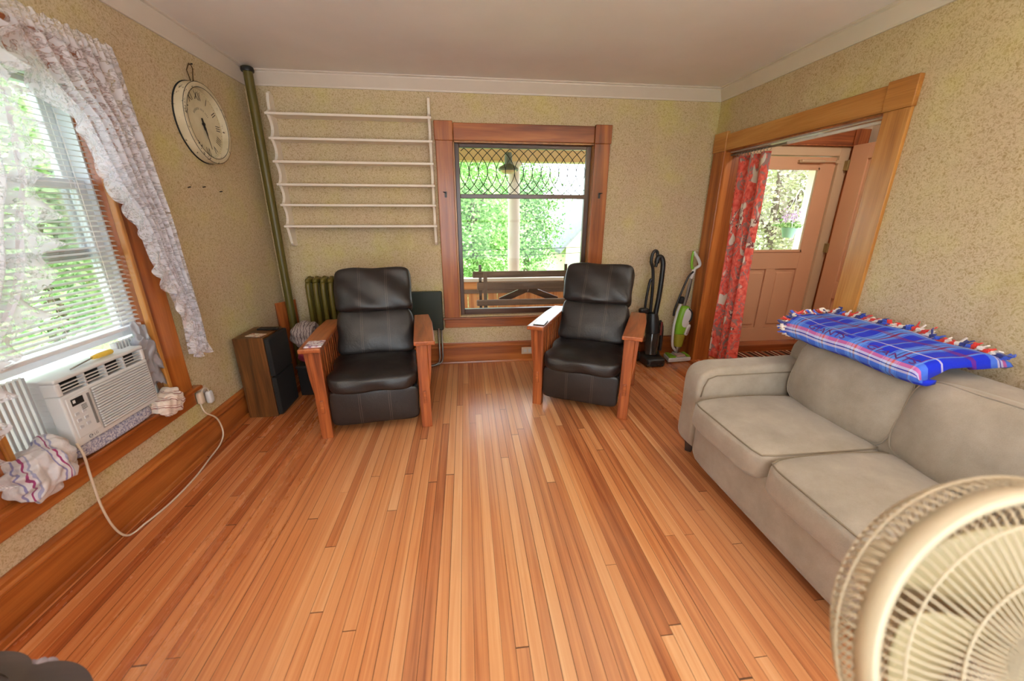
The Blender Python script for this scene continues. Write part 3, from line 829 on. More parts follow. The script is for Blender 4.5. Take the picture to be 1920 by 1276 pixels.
for i in range(40):                        # fringe along the back edge, by the wall
    u = .03 + .95 * i / 39
    q = bsurf(u, .90); tassel((q[0], q[1], q[2] + .006), (rnd.uniform(-.1, .25), rnd.uniform(-.8, -.2), rnd.uniform(.15, .55)), rnd.uniform(.03, .042), .020, cols[i % 6])
# scrap of wood trim behind the sofa
o = M().box(4.045, 4.075, -2.95, -2.50, .45, .885).build('leaning_board', MAT['pale_y'], bevel=.004)
tag(o, 'tan wooden board standing between the sofa back and the wall', 'board')
o.location.z = -.45

# ================================================================== wall shelf
sh = thing('wall_shelf', 'white six tier open wall shelf with scalloped sides beside the window', 'shelf', (.83, 0, 1.2))
zs = [2.229, 2.052, 1.880, 1.706, 1.544, 1.371]
def side_profile():
    pts = [(0.0, 2.385), (-.045, 2.402), (-.075, 2.385), (-.090, 2.335)]
    ends = [2.275] + []
    levels = zs
    pts.append((-.095, 2.265)); pts.append((-.142, levels[0] + .012))
    for a, b in zip(levels, levels[1:]):
        for k in range(1, 8):
            f = k / 8.0; z = a + (b - a) * f
            pts.append((-.142 + .050 * math.sin(PI * f) ** .8, z))
        pts.append((-.142, b + .004))
    for k in range(1, 8):
        f = k / 8.0; pts.append((-.142 + .046 * f ** .6, levels[-1] - .12 * f))
    pts += [(-.088, 1.225), (-.068, 1.205), (-.040, 1.198), (0, 1.2)]
    return pts
for x in (.185, 1.440):
    M().prism(side_profile(), 0, x, x + .022).build('side_panel', MAT['shelf_white'], sh, bevel=.002)
for z in zs:
    M().box(.178, 1.472, -.150, -.142, z - .010, z + .008).box(.2075, 1.4395, -.142, 0, z - .010, z + .008).build('shelf_board', MAT['shelf_white'], sh, bevel=.002)

# ================================================================== pipe, radiator, corner board
pp = thing('steam_pipe', 'olive painted vertical steam pipe in the room corner', 'pipe', (.108, -.14, 0))
M().tube([(.108, -.14, .012), (.108, -.14, 2.54)], .033, 18).build('riser', MAT['pipe'], pp, smooth='auto')
M().lathe([(.034, 0), (.044, 0), (.046, .012), (.042, .03), (.034, .032)], 20, (.108, -.14, 2.505)).build('collar', MAT['black'], pp, smooth='auto')
M().lathe([(.034, 0), (.041, 0), (.041, .014), (.034, .02)], 20, (.108, -.14, .001)).build('floor_flange', MAT['pipe'], pp, smooth='auto')
m = M(); m.bar((.112, -.030, .36), (.010, -.200, .36), .705, .018, (0.866, -.5, 0))
o = m.build('corner_board', MAT['oak_z'], bevel=.003)
tag(o, 'reddish wooden board standing in the corner behind the steam pipe', 'board')
rd = thing('radiator', 'olive green cast iron radiator against the wall behind the recliner', 'radiator', (.72, -.13, 0))
NS = 13
def section():
    m = M(); prof = []
    for (y, w) in ((-.075, .021), (.0, .018), (.075, .021)):
        pts = [(0, y, .10), (0, y, .80), (0, y * .92, .865), (0, y * .72, .905)]
        m.tube(pts, [w, w, w * 1.05, w * .9], 10)
    m.puff((0, 0, .905), (.024, .085, .026), 5, 3); m.puff((0, 0, .925), (.014, .03, .016), 4, 3)
    m.puff((0, 0, .115), (.026, .09, .035), 5, 3)
    return m
sec = None
for k in range(NS):
    x = .312 + k * .064
    if sec is None:
        sec = section().build('section', MAT['olive'], rd, smooth=True, off=(0, 0, 0))
        sec.location = (x - .72, 0, 0)
    else:
        c = sec.copy(); COL.objects.link(c); c.location = (x - .72, 0, 0)
for x in (.312, .312 + 12 * .064):
    for y in (-.195, -.065):
        M().tube([(x, y, .10), (x, y, 0)], [.022, .028], 8).build('foot', MAT['olive'], rd, smooth='auto')
M().tube([(.30, -.13, .12), (.225, -.13, .12), (.225, -.13, .002)], .018, 10).build('inlet_pipe', MAT['pipe'], rd, smooth='auto')

# ================================================================== speaker and things near it
sp = thing('floor_speaker', 'walnut veneer floor speaker with black grille by the left wall', 'speaker', (.165, -.825, 0))
a0 = (.046, -.980); sx, sy = .232, .315
M().box(.046, .250, -.980, -.667, 0, .628).build('cabinet', MAT['walnut_z'], sp, bevel=.003)
M().box(.2505, .285, -.974, -.673, .325, .618).build('upper_grille', MAT['black_cloth'], sp, bevel=.008)
M().box(.2505, .285, -.974, -.673, .012, .318).build('lower_grille', MAT['black_cloth'], sp, bevel=.008)
rc = slab('remote_control', 'slim black remote control lying on the walnut speaker', 'remote control', (.195, -.765, .6286), .15, .040, .016, R(-3), [MAT['black']], .004)
M().box(-.06, .06, -.013, .013, .016, .0175).build('key_pad', MAT['grille_dark'], rc)
slab('leaflet', 'small printed leaflet lying on the walnut speaker beside the remote', 'leaflet', (.172, -.905, .6286), .115, .075, .003, R(-14), [MAT['card']])
t = T('grey_crochet'); co = t.coord()
col = t.ramp(t.n('TexWave', {'Vector': co, 'Scale': 14.0, 'Distortion': 3.0, 'Detail': 2.0, 'Detail Scale': 3.0}).outputs[0], [(.3, (112, 98, 98)), (.5, (206, 194, 184)), (.7, (150, 136, 132))])
MAT['crochet'] = t.surf(col, .95, t.bump(t.noise(co, 120, 2), .5, .006), 0, .1)
bn = thing('storage_bin', 'black storage bin on the floor behind the speaker', 'bin', (.36, -.52, 0))
M().prism([(.285, -.63), (.50, -.63), (.50, -.40), (.285, -.40)], 2, 0, .26).build('body', MAT['black'], bn, bevel=.01)
M().box(.278, .507, -.637, -.393, .245, .268).build('rim', MAT['black'], bn, bevel=.006)
o = M().puff((.385, -.515, .336), (.105, .110, .042), 10, 3.5, (0, 0, .02), None, lambda P, q: P * (1 + .18 * noise.noise(P * 22))).build('folded_cloth', MAT['maroon'], smooth=True, subsurf=1)
tag(o, 'folded maroon cloth lying on the black bin behind the speaker', 'cloth')
o = M().puff((.355, -.515, .515), (.098, .112, .080), 14, 3, (0, 0, .03), Matrix.Rotation(R(12), 3, 'Y'), lambda P, q: P * (1 + .22 * noise.noise(P * 18) + .05 * math.sin(P.z * 90))).build('crocheted_throw', MAT['crochet'], smooth=True, subsurf=1)
tag(o, 'grey and white crocheted throw heaped on the maroon cloth behind the speaker', 'throw')
ft = thing('folding_tray_table', 'folded dark green tray table leaning behind the recliner', 'folding table', (1.24, -.06, 0))
M().box(1.12, 1.475, -.075, -.045, .378, .768).build('tabletop', MAT['dark_green'], ft, bevel=.012)
m = M()
def leg_path(x, s): return [(x, -.060, .40), (x, -.062, .10), (x - s * .012, -.066, .045), (x - s * .05, -.072, .018), (x - s * .12, -.082, .012), (x - s * .28, -.085, .012)]
M().tube(leg_path(1.452, 1), .0095, 10).build('leg', MAT['steel'], ft, smooth=True)
M().tube([(p[0] - .028, p[1] - .0215, p[2]) for p in leg_path(1.452, 1)], .0095, 10).build('leg', MAT['steel'], ft, smooth=True)
M().tube([(1.15, -.085, .012), (1.16, -.088, .10), (1.16, -.088, .40)], .0095, 10).build('leg', MAT['steel'], ft, smooth=True)

# ------------------------------------------------------------------ outlets
ol = thing('wall_outlet', 'cream double outlet set sideways in the baseboard below the window', 'outlet', (2.325, -.024, .115))
M().box(2.262, 2.385, -.028, -.0225, .078, .152).build('cover_plate', MAT['plastic_cream'], ol, bevel=.002)
for x in (2.30, 2.348):
    M().box(x - .016, x + .016, -.0305, -.028, .098, .132).build('socket', MAT['plastic_white'], ol, bevel=.002)
ol = thing('wall_outlet', 'cream wall outlet beside the left window sill', 'outlet', (0, -1.345, .355))
M().box(.0005, .007, -1.372, -1.288, .312, .418).build('cover_plate', MAT['plastic_cream'], ol, bevel=.002)
for z in (.34, .39): M().box(.007, .010, -1.347, -1.313, z - .015, z + .015).build('socket', MAT['plastic_white'], ol, bevel=.002)
for y, z in ((-.98, 1.63), (-.83, 1.64), (-.65, 1.62)):
    o = M().tube([(.0, y, z), (.018, y, z + .003)], .0035, 6).build('nail', MAT['grille_dark'])
    tag(o, 'small rusty nail in the wall below the clock', 'nail', 'nails below the clock')

# ================================================================== clock
ck = thing('wall_clock', 'round distressed cream wall clock with Roman numerals hung on a cord', 'clock', (0, -.712, 2.035))
RX = Matrix(((0, 0, 1), (1, 0, 0), (0, 1, 0)))          # local x -> world y, y -> z, z -> x (out of the wall)
cc = Vector((.0, -.712, 2.035)); RR = .238
t = T('distressed_cream_metal'); co = t.coord()
ch = t.ramp(t.noise(co, 26, 5, .75), [(.60, (0, 0, 0, 1)), (.64, (1, 1, 1, 1))])
col = t.mix(ch, t.ramp(t.noise(co, 8, 3), [(.3, (196, 182, 148)), (.7, (216, 204, 174))]), lin((58, 46, 34)))
MAT['clock_metal'] = t.surf(col, .5, t.bump(ch, .2, .002))
t = T('aged_clock_paper'); co = t.coord()
MAT['clock_face'] = t.surf(t.ramp(t.noise(co, 9, 4, .6), [(.3, (206, 194, 158)), (.7, (224, 214, 184))]), .6)
MAT['clock_ink'] = plain('black_numeral_ink', (36, 30, 26), .6, var=.1)
M().lathe([(RR - .004, 0.002), (RR, .004), (RR, .056), (RR - .003, .062), (RR - .010, .065), (RR - .026, .064), (RR - .030, .058), (RR - .031, .012)], 64, cc, RX).build('rim', MAT['clock_metal'], ck, smooth='auto')
M().lathe([(.0, .012), (RR - .030, .012), (RR - .030, .021), (.0, .021)], 64, cc, RX).build('dial', MAT['clock_face'], ck, smooth='auto')
m = M(); m.tube([cc + RX @ Vector((RR * math.cos(a), RR * math.sin(a), .003)) for a in [2 * PI * k / 64 for k in range(64)]], .005, 6, closed=True)
for r_, z_ in ((RR - .0005, .060), (RR - .0295, .0625)): m.tube([cc + RX @ Vector((r_ * math.cos(a), r_ * math.sin(a), z_)) for a in [2 * PI * k / 64 for k in range(64)]], .0016, 5, closed=True)
m.build('back_edge', MAT['grille_dark'], ck, smooth=True)
for k, s in enumerate(['XII', 'I', 'II', 'III', 'IIII', 'V', 'VI', 'VII', 'VIII', 'IX', 'X', 'XI']):
    vs, fs = text_mesh(s, .066)
    a = -2 * PI * k / 12
    rot = Matrix.Rotation(a, 3, 'Z'); m = M()
    m.add([cc + RX @ (rot @ Vector((x * .82, y * 1.05 + .160, .0222))) for (x, y, z) in vs], fs)
    m.build('numeral', MAT['clock_ink'], ck)
m = M()
for k in range(60):
    a = 2 * PI * k / 60; d = Vector((math.sin(a), math.cos(a), 0)); n_ = Vector((d.y, -d.x, 0))
    m.add([cc + RX @ (d * r + n_ * w + Vector((0, 0, .0219))) for r, w in ((.192, -.0012), (.192, .0012), (.198, .0012), (.198, -.0012))], [(0, 1, 2, 3)])
m.build('minute_marks', MAT['clock_ink'], ck)
m = M()
for k in range(19):
    a = R(-52 + k * 5.8); d = Vector((math.sin(a), math.cos(a), 0)); n_ = Vector((d.y, -d.x, 0))
    if k in (9, 14): continue
    m.add([cc + RX @ (d * r + n_ * w + Vector((0, 0, .0219))) for r, w in ((.083, -.002), (.083, .0005), (.096, .002), (.096, -.0005))], [(0, 1, 2, 3)])
m.build('maker_line', MAT['clock_ink'], ck)
for nm, ang, L, w in (('hour_hand', 164, .085, .010), ('minute_hand', 168, .150, .006)):
    a = R(ang); d = Vector((math.sin(a), math.cos(a), 0)); n_ = Vector((d.y, -d.x, 0)); m = M()
    zz = .026 if nm[0] == 'h' else .029
    prof = [(-.035, w * .5), (0, w), (L * .35, w * 1.2), (L * .5, w * .5), (L, .0012)]
    pts = [cc + RX @ (d * r + n_ * ww + Vector((0, 0, zz))) for r, ww in prof] + [cc + RX @ (d * r - n_ * ww + Vector((0, 0, zz))) for r, ww in prof[::-1]]
    m.add(pts + [p + Vector((.0015, 0, 0)) for p in pts], [tuple(range(10)), tuple(range(10, 20))[::-1]] + [(i, (i + 1) % 10, 10 + (i + 1) % 10, 10 + i) for i in range(10)])
    m.build(nm, MAT['clock_ink'], ck)
M().lathe([(.0, .021), (.009, .021), (.009, .033), (.0, .034)], 16, cc, RX).build('hub', MAT['clock_ink'], ck)
m = M(); top = cc + Vector((.012, 0, RR)); hk = cc + Vector((.014, .022, RR + .105))
m.tube([top + Vector((0, -.01, 0)), top + Vector((0, -.03, .06)), hk + Vector((0, -.02, .0)), hk, hk + Vector((0, .012, -.02)), top + Vector((0, .025, .05)), top + Vector((0, .012, 0))], .0035, 6)
m.build('hanging_cord', plain('brown_cord', (92, 68, 40), .9, var=.2), ck, smooth=True)
M().tube([hk + Vector((-.014, 0, 0)), hk + Vector((.012, 0, .004))], .004, 8).build('hook', MAT['grille_dark'], ck)

def spline(pts, n=8):
    P = [Vector(p) for p in pts]; P = [P[0] * 2 - P[1]] + P + [P[-1] * 2 - P[-2]]; out = []
    for i in range(1, len(P) - 2):
        for k in range(n):
            t = k / n; a, b, c, d = P[i - 1:i + 3]
            out.append(.5 * ((2 * b) + (c - a) * t + (2 * a - 5 * b + 4 * c - d) * t * t + (3 * b - a - 3 * c + d) * t ** 3))
    out.append(P[-2]); return out

# ================================================================== window air conditioner
PW = MAT['plastic_white']
ac = thing('air_conditioner', 'white window air conditioner sitting on the left window sill', 'air conditioner', (.0, -1.965, .535))
XF = .07; U0 = -2.19; Z0 = .535
A = lambda m, u0, u1, h0, h1, d0, d1: m.box(XF + d0, XF + d1, U0 + u0, U0 + u1, Z0 + h0, Z0 + h1)
m = M(); A(m, 0, .45, 0, .232, -.06, 0); A(m, 0, .45, .288, .305, -.06, 0); A(m, 0, .022, .232, .288, -.06, 0); A(m, .428, .45, .232, .288, -.06, 0)
m.build('bezel', PW, ac, bevel=.006)
m = M(); A(m, .022, .428, .232, .288, -.055, -.040); m.build('outlet_recess', MAT['grille_dark'], ac)
for h in (.246, .260, .274):
    m = M(); A(m, .022, .428, h - .0018, h + .0018, -.009, -.001); m.build('outlet_vane', PW, ac)
for u in (.125, .225, .325):
    m = M(); A(m, u - .003, u + .003, .232, .288, -.03, -.001); m.build('outlet_divider', PW, ac)
m = M(); A(m, .125, .438, .020, .218, -.001, .0015); m.build('intake_back', plain('louver_gap_grey', (150, 148, 146), .6, var=.03), ac)
for k in range(16):
    m = M(); h = .026 + k * .0121
    A(m, .130, .433, h, h + .0075, .0, .008); m.build('louver', PW, ac, bevel=.002)
m = M(); A(m, .014, .118, .035, .218, -.001, .004); m.build('control_panel', PW, ac, bevel=.003)
m = M(); A(m, .030, .082, .176, .206, .003, .0055); m.build('display', MAT['grille_dark'], ac)
m = M(); A(m, .100, .110, .060, .205, .003, .0065); m.build('panel_groove', plain('groove_grey', (120, 118, 116), .5, var=.03), ac)
m = M(); A(m, .035, .046, .187, .200, .0053, .0060); m.build('lit_window', MAT['white'], ac)
gb = plain('soft_grey_button', (186, 186, 190), .5, var=.03)
for r in range(3):
    for c_ in range(2):
        m = M(); u = .036 + c_ * .032; h = .140 - r * .030
        A(m, u - .009, u + .009, h - .007, h + .007, .003, .0065); m.build('button', gb, ac, bevel=.0015)
for k in range(4):
    m = M(); A(m, .064, .088, .165 - .0 - k * .006, .167 - k * .006, .0035, .005); m.build('indicator_mark', MAT['grille_dark'], ac)
lg = plain('dark_grey_logo', (92, 92, 96), .5, var=.02)
m = M(); m.lathe([(0, .0), (.0085, 0), (.0085, .0015), (0, .0015)], 20, (XF, U0 + .062, Z0 + .020), RX); m.build('logo_disc', lg, ac)
m = M()
m.tube([(XF + .002, U0 + .062 + .0055 * math.cos(a), Z0 + .020 + .0055 * math.sin(a)) for a in [R(60) + k * R(300) / 16 for k in range(17)]], .0008, 4)
m.box(XF + .0015, XF + .0024, U0 + .0610, U0 + .0625, Z0 + .0165, Z0 + .0235); m.build('logo_face', MAT['white'], ac)
vs, fs = text_mesh('LG', .017)
m = M(); m.add([(XF + .0012, U0 + .086 + x, Z0 + .020 + y) for (x, y, z) in vs], fs); m.build('logo_lettering', lg, ac)
m = M(); m.box(-.40, XF - .06, U0 + .018, U0 + .432, Z0 + .008, Z0 + .296); m.build('cabinet', MAT['plastic_white'], ac, bevel=.004)
m = M()
for k in range(9): m.box(-.045, .004, U0 + .016, U0 + .018, Z0 + .05 + k * .026, Z0 + .062 + k * .026)
m.build('side_ribs', MAT['plastic_white'], ac)
for nm, y0, y1 in (('accordion_panel', -2.374, U0 + .0165), ('accordion_panel', U0 + .4335, -1.586)):
    m = M(); N = 9; vs = []
    poly = []
    for k in range(N * 2 + 1): poly.append((-.060 + (.022 if k % 2 else 0), y0 + (y1 - y0) * k / (N * 2)))
    poly += [(x - .003, y) for (x, y) in poly[::-1]]
    m.prism(poly, 2, .459, .858); o = m.build(nm, MAT['accordion'], ac)
    m = M()
    for k in range(N):
        yy = y0 + (y1 - y0) * (2 * k + 1) / (N * 2); m.box(-.039, -.035, yy - .0042, yy + .0042, .460, .857)
    m.build('pleat_shade_strips', gb, o, off=ac.location)  # added grey strips paint dark bands between the backlit pleats
cord = [(XF + .002, -2.196, .56), (.085, -2.200, .50), (.075, -2.196, .40), (.062, -2.188, .235), (.056, -2.165, .09), (.062, -2.125, .006), (.085, -2.05, .006), (.105, -1.90, .006), (.098, -1.70, .006), (.070, -1.52, .006), (.052, -1.36, .02), (.050, -1.305, .08), (.047, -1.325, .19), (.040, -1.395, .268), (.030, -1.402, .31), (.024, -1.396, .335)]
M().tube(spline(cord), .0048, 8).build('power_cord', MAT['plastic_cream'], ac, smooth=True)
M().puff((.026, -1.388, .372), (.016, .020, .040), 5, 5).build('plug', MAT['plastic_cream'], ac, smooth=True)
M().tube(spline([(.036, -1.380, .405), (.040, -1.362, .425), (.044, -1.336, .412), (.040, -1.322, .385)]), .004, 8).build('plug_lead', MAT['plastic_cream'], ac, smooth=True)
M().puff((.034, -1.318, .345), (.017, .021, .042), 5, 5).build('plug_adapter', MAT['plastic_white'], ac, smooth=True)
# mat under the unit
t = T('blue_speckled_cloth'); co = t.coord()
MAT['blue_mat'] = t.surf(t.ramp(t.noise(co, 120, 3, .7), [(.38, (112, 114, 148)), (.50, (168, 168, 188)), (.60, (206, 206, 210))]), .9)
o = M().puff((.012, -1.968, .4935), (.040, .206, .0345), 10, 5, (0, 0, 0), None, lambda P, q: P + Vector((.006, 0, .004)) * noise.noise(P * 24)).build('folded_cloth', MAT['blue_mat'], smooth=True)
tag(o, 'blue grey speckled folded cloth under the air conditioner', 'cloth')
# screwdriver on top
sd = thing('screwdriver', 'yellow handled screwdriver lying on top of the air conditioner', 'screwdriver', (.02, -1.95, .842))
p0, p1 = Vector((.030, -1.862, .8535)), Vector((.022, -1.955, .8535)); p2 = Vector((.035, -2.075, .846))
M().tube([p0, p0.lerp(p1, .1), p0.lerp(p1, .7), p1], [.009, .0125, .012, .008], 8).build('handle', MAT['yellow_handle'], sd, smooth='auto')
M().tube([p1, p2], .0032, 8).build('shaft', MAT['steel'], sd, smooth=True)
# towels and stuffing around the unit
def striped(name, base, bands, scale, axis=1, rot=(0, 0, 0)):
    t = T(name); co = t.coord()
    u = t.n('SeparateXYZ', {0: t.map(co, (1, 1, 1), (0, 0, 0), rot)}).outputs[axis]
    u = t.m('ADD', u, t.m('MULTIPLY', t.noise(co, 12, 2), .07))
    col = t.ramp(t.m('FRACT', t.m('MULTIPLY', u, scale)), [(0, base)] + bands, 'CONSTANT')
    return t.surf(col, .95, t.bump(t.noise(co, 150, 2), .5, .004), 0, .1, sheen=.3)
MAT['towel'] = striped('striped_towel_cotton', (192, 184, 184), [(.42, (128, 122, 158)), (.48, (194, 186, 188)), (.60, (140, 56, 98)), (.65, (190, 182, 188)), (.72, (148, 146, 170)), (.78, (200, 192, 190))], 10, 1, (0, 0, .5))
MAT['rag'] = striped('pink_striped_rag_cotton', (216, 200, 186), [(.45, (150, 104, 100)), (.56, (222, 208, 196)), (.7, (178, 140, 132)), (.78, (220, 204, 190))], 22, 2, (.4, 0, 0))
def lump(a, f, s=0.0):
    def d(P, q):
        r = 1 - abs(noise.noise(P * f + Vector((s, 3.1, s)))) * 1.6
        return P * (1 + a * r + .06 * noise.noise(P * f * 2.7) + a * .55 * math.sin(P.y * f * 2.6 + P.z * f * 1.7 + 5 * noise.noise(P * f * .6)))
    return d
m = M()
m.puff((.058, -2.338, .530), (.055, .082, .070), 24, 2.6, (0, 0, 0), Matrix.Rotation(.25, 3, 'X'), lump(.34, 26, 1))
m.puff((.030, -2.300, .545), (.046, .072, .058), 20, 2.6, (0, 0, 0), Matrix.Rotation(.5, 3, 'X'), lump(.34, 28, 4))
m.puff((.036, -2.235, .490), (.030, .030, .026), 12, 2.8, (0, 0, 0), None, lump(.24, 18, 8))
o = m.build('towel', MAT['towel'], smooth=True, subsurf=1)
tag(o, 'crumpled white towel with purple and red stripes on the window sill', 'towel')
m = M()
m.puff((.035, -1.672, .496), (.036, .068, .034), 16, 2.8, (0, 0, 0), Matrix.Rotation(.30, 3, 'X'), lump(.34, 32, 11))
m.puff((.070, -1.665, .470), (.022, .060, .045), 12, 2.8, (0, 0, 0), None, lump(.30, 34, 15))
o = m.build('rag', MAT['rag'], smooth=True, subsurf=1)
tag(o, 'crumpled cream and pink striped rag on the window sill corner', 'rag')
m = M(); m.puff((.012, -1.650, .748), (.020, .046, .125), 30, 3.2, (0, 0, 0), None, lump(.42, 30, 21))
o = m.build('plastic_stuffing', MAT['grey_bag'], smooth=True, subsurf=1)
tag(o, 'crumpled grey plastic sheet stuffed between air conditioner and window jamb', 'plastic sheet')

# ================================================================== mini blind
bl = thing('mini_blind', 'white horizontal mini blind lowered over the left window', 'blind', (-.03, -1.98, .9))
M().box(-.058, -.012, -2.372, -1.588, 2.018, 2.046).build('headrail', MAT['vinyl'], bl, bevel=.003)
first = None; zt, zb, N = 2.005, .945, 46
def slat_mesh():
    m = M(); prof = []
    for k in range(6):
        a = k / 5 - .5
        prof.append((a * .026, (.25 - a * a) * .010 + a * -.006))
    poly = prof + [(x, z - .0007) for (x, z) in prof[::-1]]
    n = len(poly); vs = [(x, y, z) for y in (-.390, .390) for (x, z) in poly]
    m.add(vs, [tuple(range(n)), tuple(range(n, 2 * n))[::-1]] + [(i, n + i, n + (i + 1) % n, (i + 1) % n) for i in range(n)])
    return m
for k in range(N):
    z = zt - (zt - zb) * k / (N - 1)
    if first is None:
        first = slat_mesh().build('slat', MAT['slat'], bl, smooth=False, off=(0, 0, 0)); o = first
    else: o = first.copy(); COL.objects.link(o)
    o.location = (-.0 - .004, 0, z - .9)
M().box(-.046, -.020, -2.370, -1.590, .905, .924).build('bottom_rail', MAT['vinyl'], bl, bevel=.004)
for y in (-2.26, -1.98, -1.70):
    for x in (-.0485, -.0195):
        M().tube([(x, y, 2.02), (x, y, .92)], .0012, 4).build('ladder_cord', MAT['white'], bl)

# ================================================================== lace curtains
rodl = thing('curtain_rod', 'white wall mounted curtain rod above the left window carrying the lace curtains', 'curtain rod', (.08, -1.98, 2.2))
M().tube([(.0235, -1.45, 2.182), (.045, -1.45, 2.182), (.058, -1.465, 2.182), (.058, -2.51, 2.182), (.045, -2.53, 2.182), (.0235, -2.53, 2.182)], .007, 8).build('rod', MAT['white'], rodl, smooth='auto')
def interp(tab, z):
    if z >= tab[0][0]: return tab[0][1]
    for a, b in zip(tab, tab[1:]):
        if z >= b[0]: return a[1] + (b[1] - a[1]) * (a[0] - z) / (a[0] - b[0])
    return tab[-1][1]
def lace_panel(name, label, outer, inner, zbot, s, seed, xoff):
    root = thing(name, label, 'curtain', (.09, (outer[0][1] + inner[0][1]) / 2, zbot), group=None)
    NU, NV = 110, 110
    def edge(v):
        z = 2.222 + (zbot - 2.222) * v
        return z, interp(outer, z), interp(inner, z)
    def body(u, v):
        z, yo, yi = edge(v)
        w = yi - yo
        y = yo + w * u
        amp = .014 + .012 * min(1, v * 3)
        k = abs(w) / .075
        fold = math.sin(u * (2 * PI * 6.5) + seed + v * .7) * amp + .006 * math.sin(u * 31 + v * 5 + seed)
        x = .094 + xoff + fold
        if v < .05: x = .094 + xoff + .010 * math.sin(u * 95 + seed) * (.4 + v * 12)
        if u < .05: x = .035 + (x - .035) * (u / .05) ** .6
        z2 = z + .006 * math.sin(u * 70) * (1 if v < .02 else 0)
        if v > .97: z2 += .02 * math.sin(u * 23 + seed)
        return (x, y, z2)
    m = M(); m.grid(NU, NV, body); m.build('lace_panel', MAT['lace'], root, smooth=True)
    # gathered ruffle along the slanting edge
    def ruf(u, v):
        vv = .06 + v * .94
        z, yo, yi = edge(vv)
        ph = vv * 92 + seed + 1.6 * math.sin(vv * 9 + seed)
        y = yi - s * .020 + s * u * (.080 + .055 * nz(vv * 13, seed, .5) + .012 * math.sin(ph))
        x = .100 + xoff + u * (.012 + .026 * math.sin(ph)) + .010
        zz = z - u * (.050 + .05 * nz(vv * 17, 3.0, seed) + .012 * math.cos(ph))
        return (x, y, zz)
    m = M(); m.grid(10, 340, ruf); m.build('ruffle', MAT['lace'], root, smooth=True)
    def bot(u, v):
        z, yo, yi = edge(1.0); w = yi - yo
        ph = u * 38 + seed
        return (.094 + xoff + v * .022 * math.sin(ph) + .008, yo + w * u + .008 * v * math.cos(ph), z + .02 - v * (.055 + .016 * math.sin(u * 9 + seed)))
    m = M(); m.grid(90, 6, bot); m.build('hem_ruffle', MAT['lace'], root, smooth=True)
    return root
out_r = [(2.222, -1.405), (1.74, -1.355), (1.39, -1.335), (1.05, -1.325), (.66, -1.312)]
in_r = [(2.222, -1.93), (2.10, -1.90), (1.97, -1.835), (1.88, -1.74), (1.70, -1.69), (1.59, -1.65), (1.50, -1.585), (1.39, -1.55), (1.25, -1.53), (1.12, -1.48), (.90, -1.415), (.70, -1.44)]
lace_panel('lace_curtain', 'white lace curtain sweeping down to a tail beside the clock wall', out_r, in_r, .70, -1, 1.1, .0)
out_l = [(2.222, -2.62), (.60, -2.76)]
in_l = [(2.222, -2.06), (1.97, -2.08), (1.85, -2.075), (1.66, -2.11), (1.58, -2.12), (1.45, -2.185), (1.30, -2.235), (1.20, -2.29), (1.10, -2.37), (1.0, -2.46), (.80, -2.565), (.66, -2.62)]
lace_panel('lace_curtain', 'white lace curtain half hiding the striped towel and window edge', out_l, in_l, .64, 1, 4.0, .055)

# ================================================================== vacuums
v1 = thing('upright_vacuum', 'black upright vacuum cleaner standing beside the recliner against the wall', 'vacuum cleaner', (3.60, -.24, 0))
BK = MAT['black']
M().puff((3.590, -.235, .048), (.105, .135, .046), 8, 6).build('floor_head', BK, v1, smooth=True, subsurf=1)
m = M(); 
for x in (3.50, 3.545, 3.60, 3.65): m.cyl((x, -.376, .03), (x, -.355, .03), .013, 8)
m.build('front_roller', MAT['grille_dark'], v1)
for x in (3.483, 3.697): M().cyl((x - .009, -.150, .055), (x + .009, -.150, .055), .052, 18).build('wheel', BK, v1, smooth='auto', bevel=.004)
M().tube([(3.590, -.215, .09), (3.598, -.19, .20), (3.605, -.175, .31)], [.062, .076, .070], 18).build('dust_canister', plain('smoky_clear_plastic', (52, 48, 44), .12, var=.2, coat=.5), v1, smooth='auto')
M().tube([(3.605, -.175, .31), (3.600, -.165, .40), (3.590, -.155, .52)], [.074, .070, .052], 16).build('motor_housing', BK, v1, smooth='auto', bevel=.006)
M().tube(spline([(3.590, -.175, .30), (3.595, -.182, .42), (3.607, -.185, .50), (3.626, -.180, .72), (3.634, -.172, .95), (3.630, -.166, 1.03), (3.610, -.160, 1.075), (3.580, -.158, 1.07), (3.572, -.158, 1.02)]), .024, 10).build('suction_hose', BK, v1, smooth=True)
M().tube(spline([(3.575, -.14, .50), (3.566, -.14, .80), (3.548, -.14, .96), (3.523, -.14, 1.03), (3.527, -.14, 1.10), (3.547, -.14, 1.135), (3.575, -.14, 1.12), (3.582, -.14, 1.05), (3.574, -.14, .98)]), .015, 10).build('handle', BK, v1, smooth=True)
M().tube(spline([(3.505, -.15, .52), (3.510, -.15, .68), (3.528, -.15, .84), (3.548, -.15, .86)]), .013, 8).build('cord_wrap', BK, v1, smooth=True)
M().puff((3.492, -.16, .545), (.050, .030, .030), 6, 3.5).build('tool_clip', BK, v1, smooth=True)
M().tube(spline([(3.662, -.185, .44), (3.690, -.19, .38), (3.700, -.19, .25), (3.700, -.19, .12)]), .018, 8).build('side_hose', BK, v1, smooth=True)
m = M(); m.box(3.570, 3.63, -.262, -.252, .10, .135); m.box(3.655, 3.675, -.235, -.225, .30, .44)
m.build('trim_stripe', plain('dull_red_badge', (110, 46, 44), .4, var=.1), v1, bevel=.003)
v2 = thing('wet_dry_vacuum', 'lime green and white upright floor washer leaning near the doorway casing', 'vacuum cleaner', (3.90, -.19, 0))
LM, WP = MAT['lime'], MAT['plastic_white']
m = M(); m.prism([(3.765, -.27), (4.030, -.245), (4.035, -.10), (3.80, -.095)], 2, .008, .052)
m.build('floor_head', WP, v2, bevel=.010, seg=3)
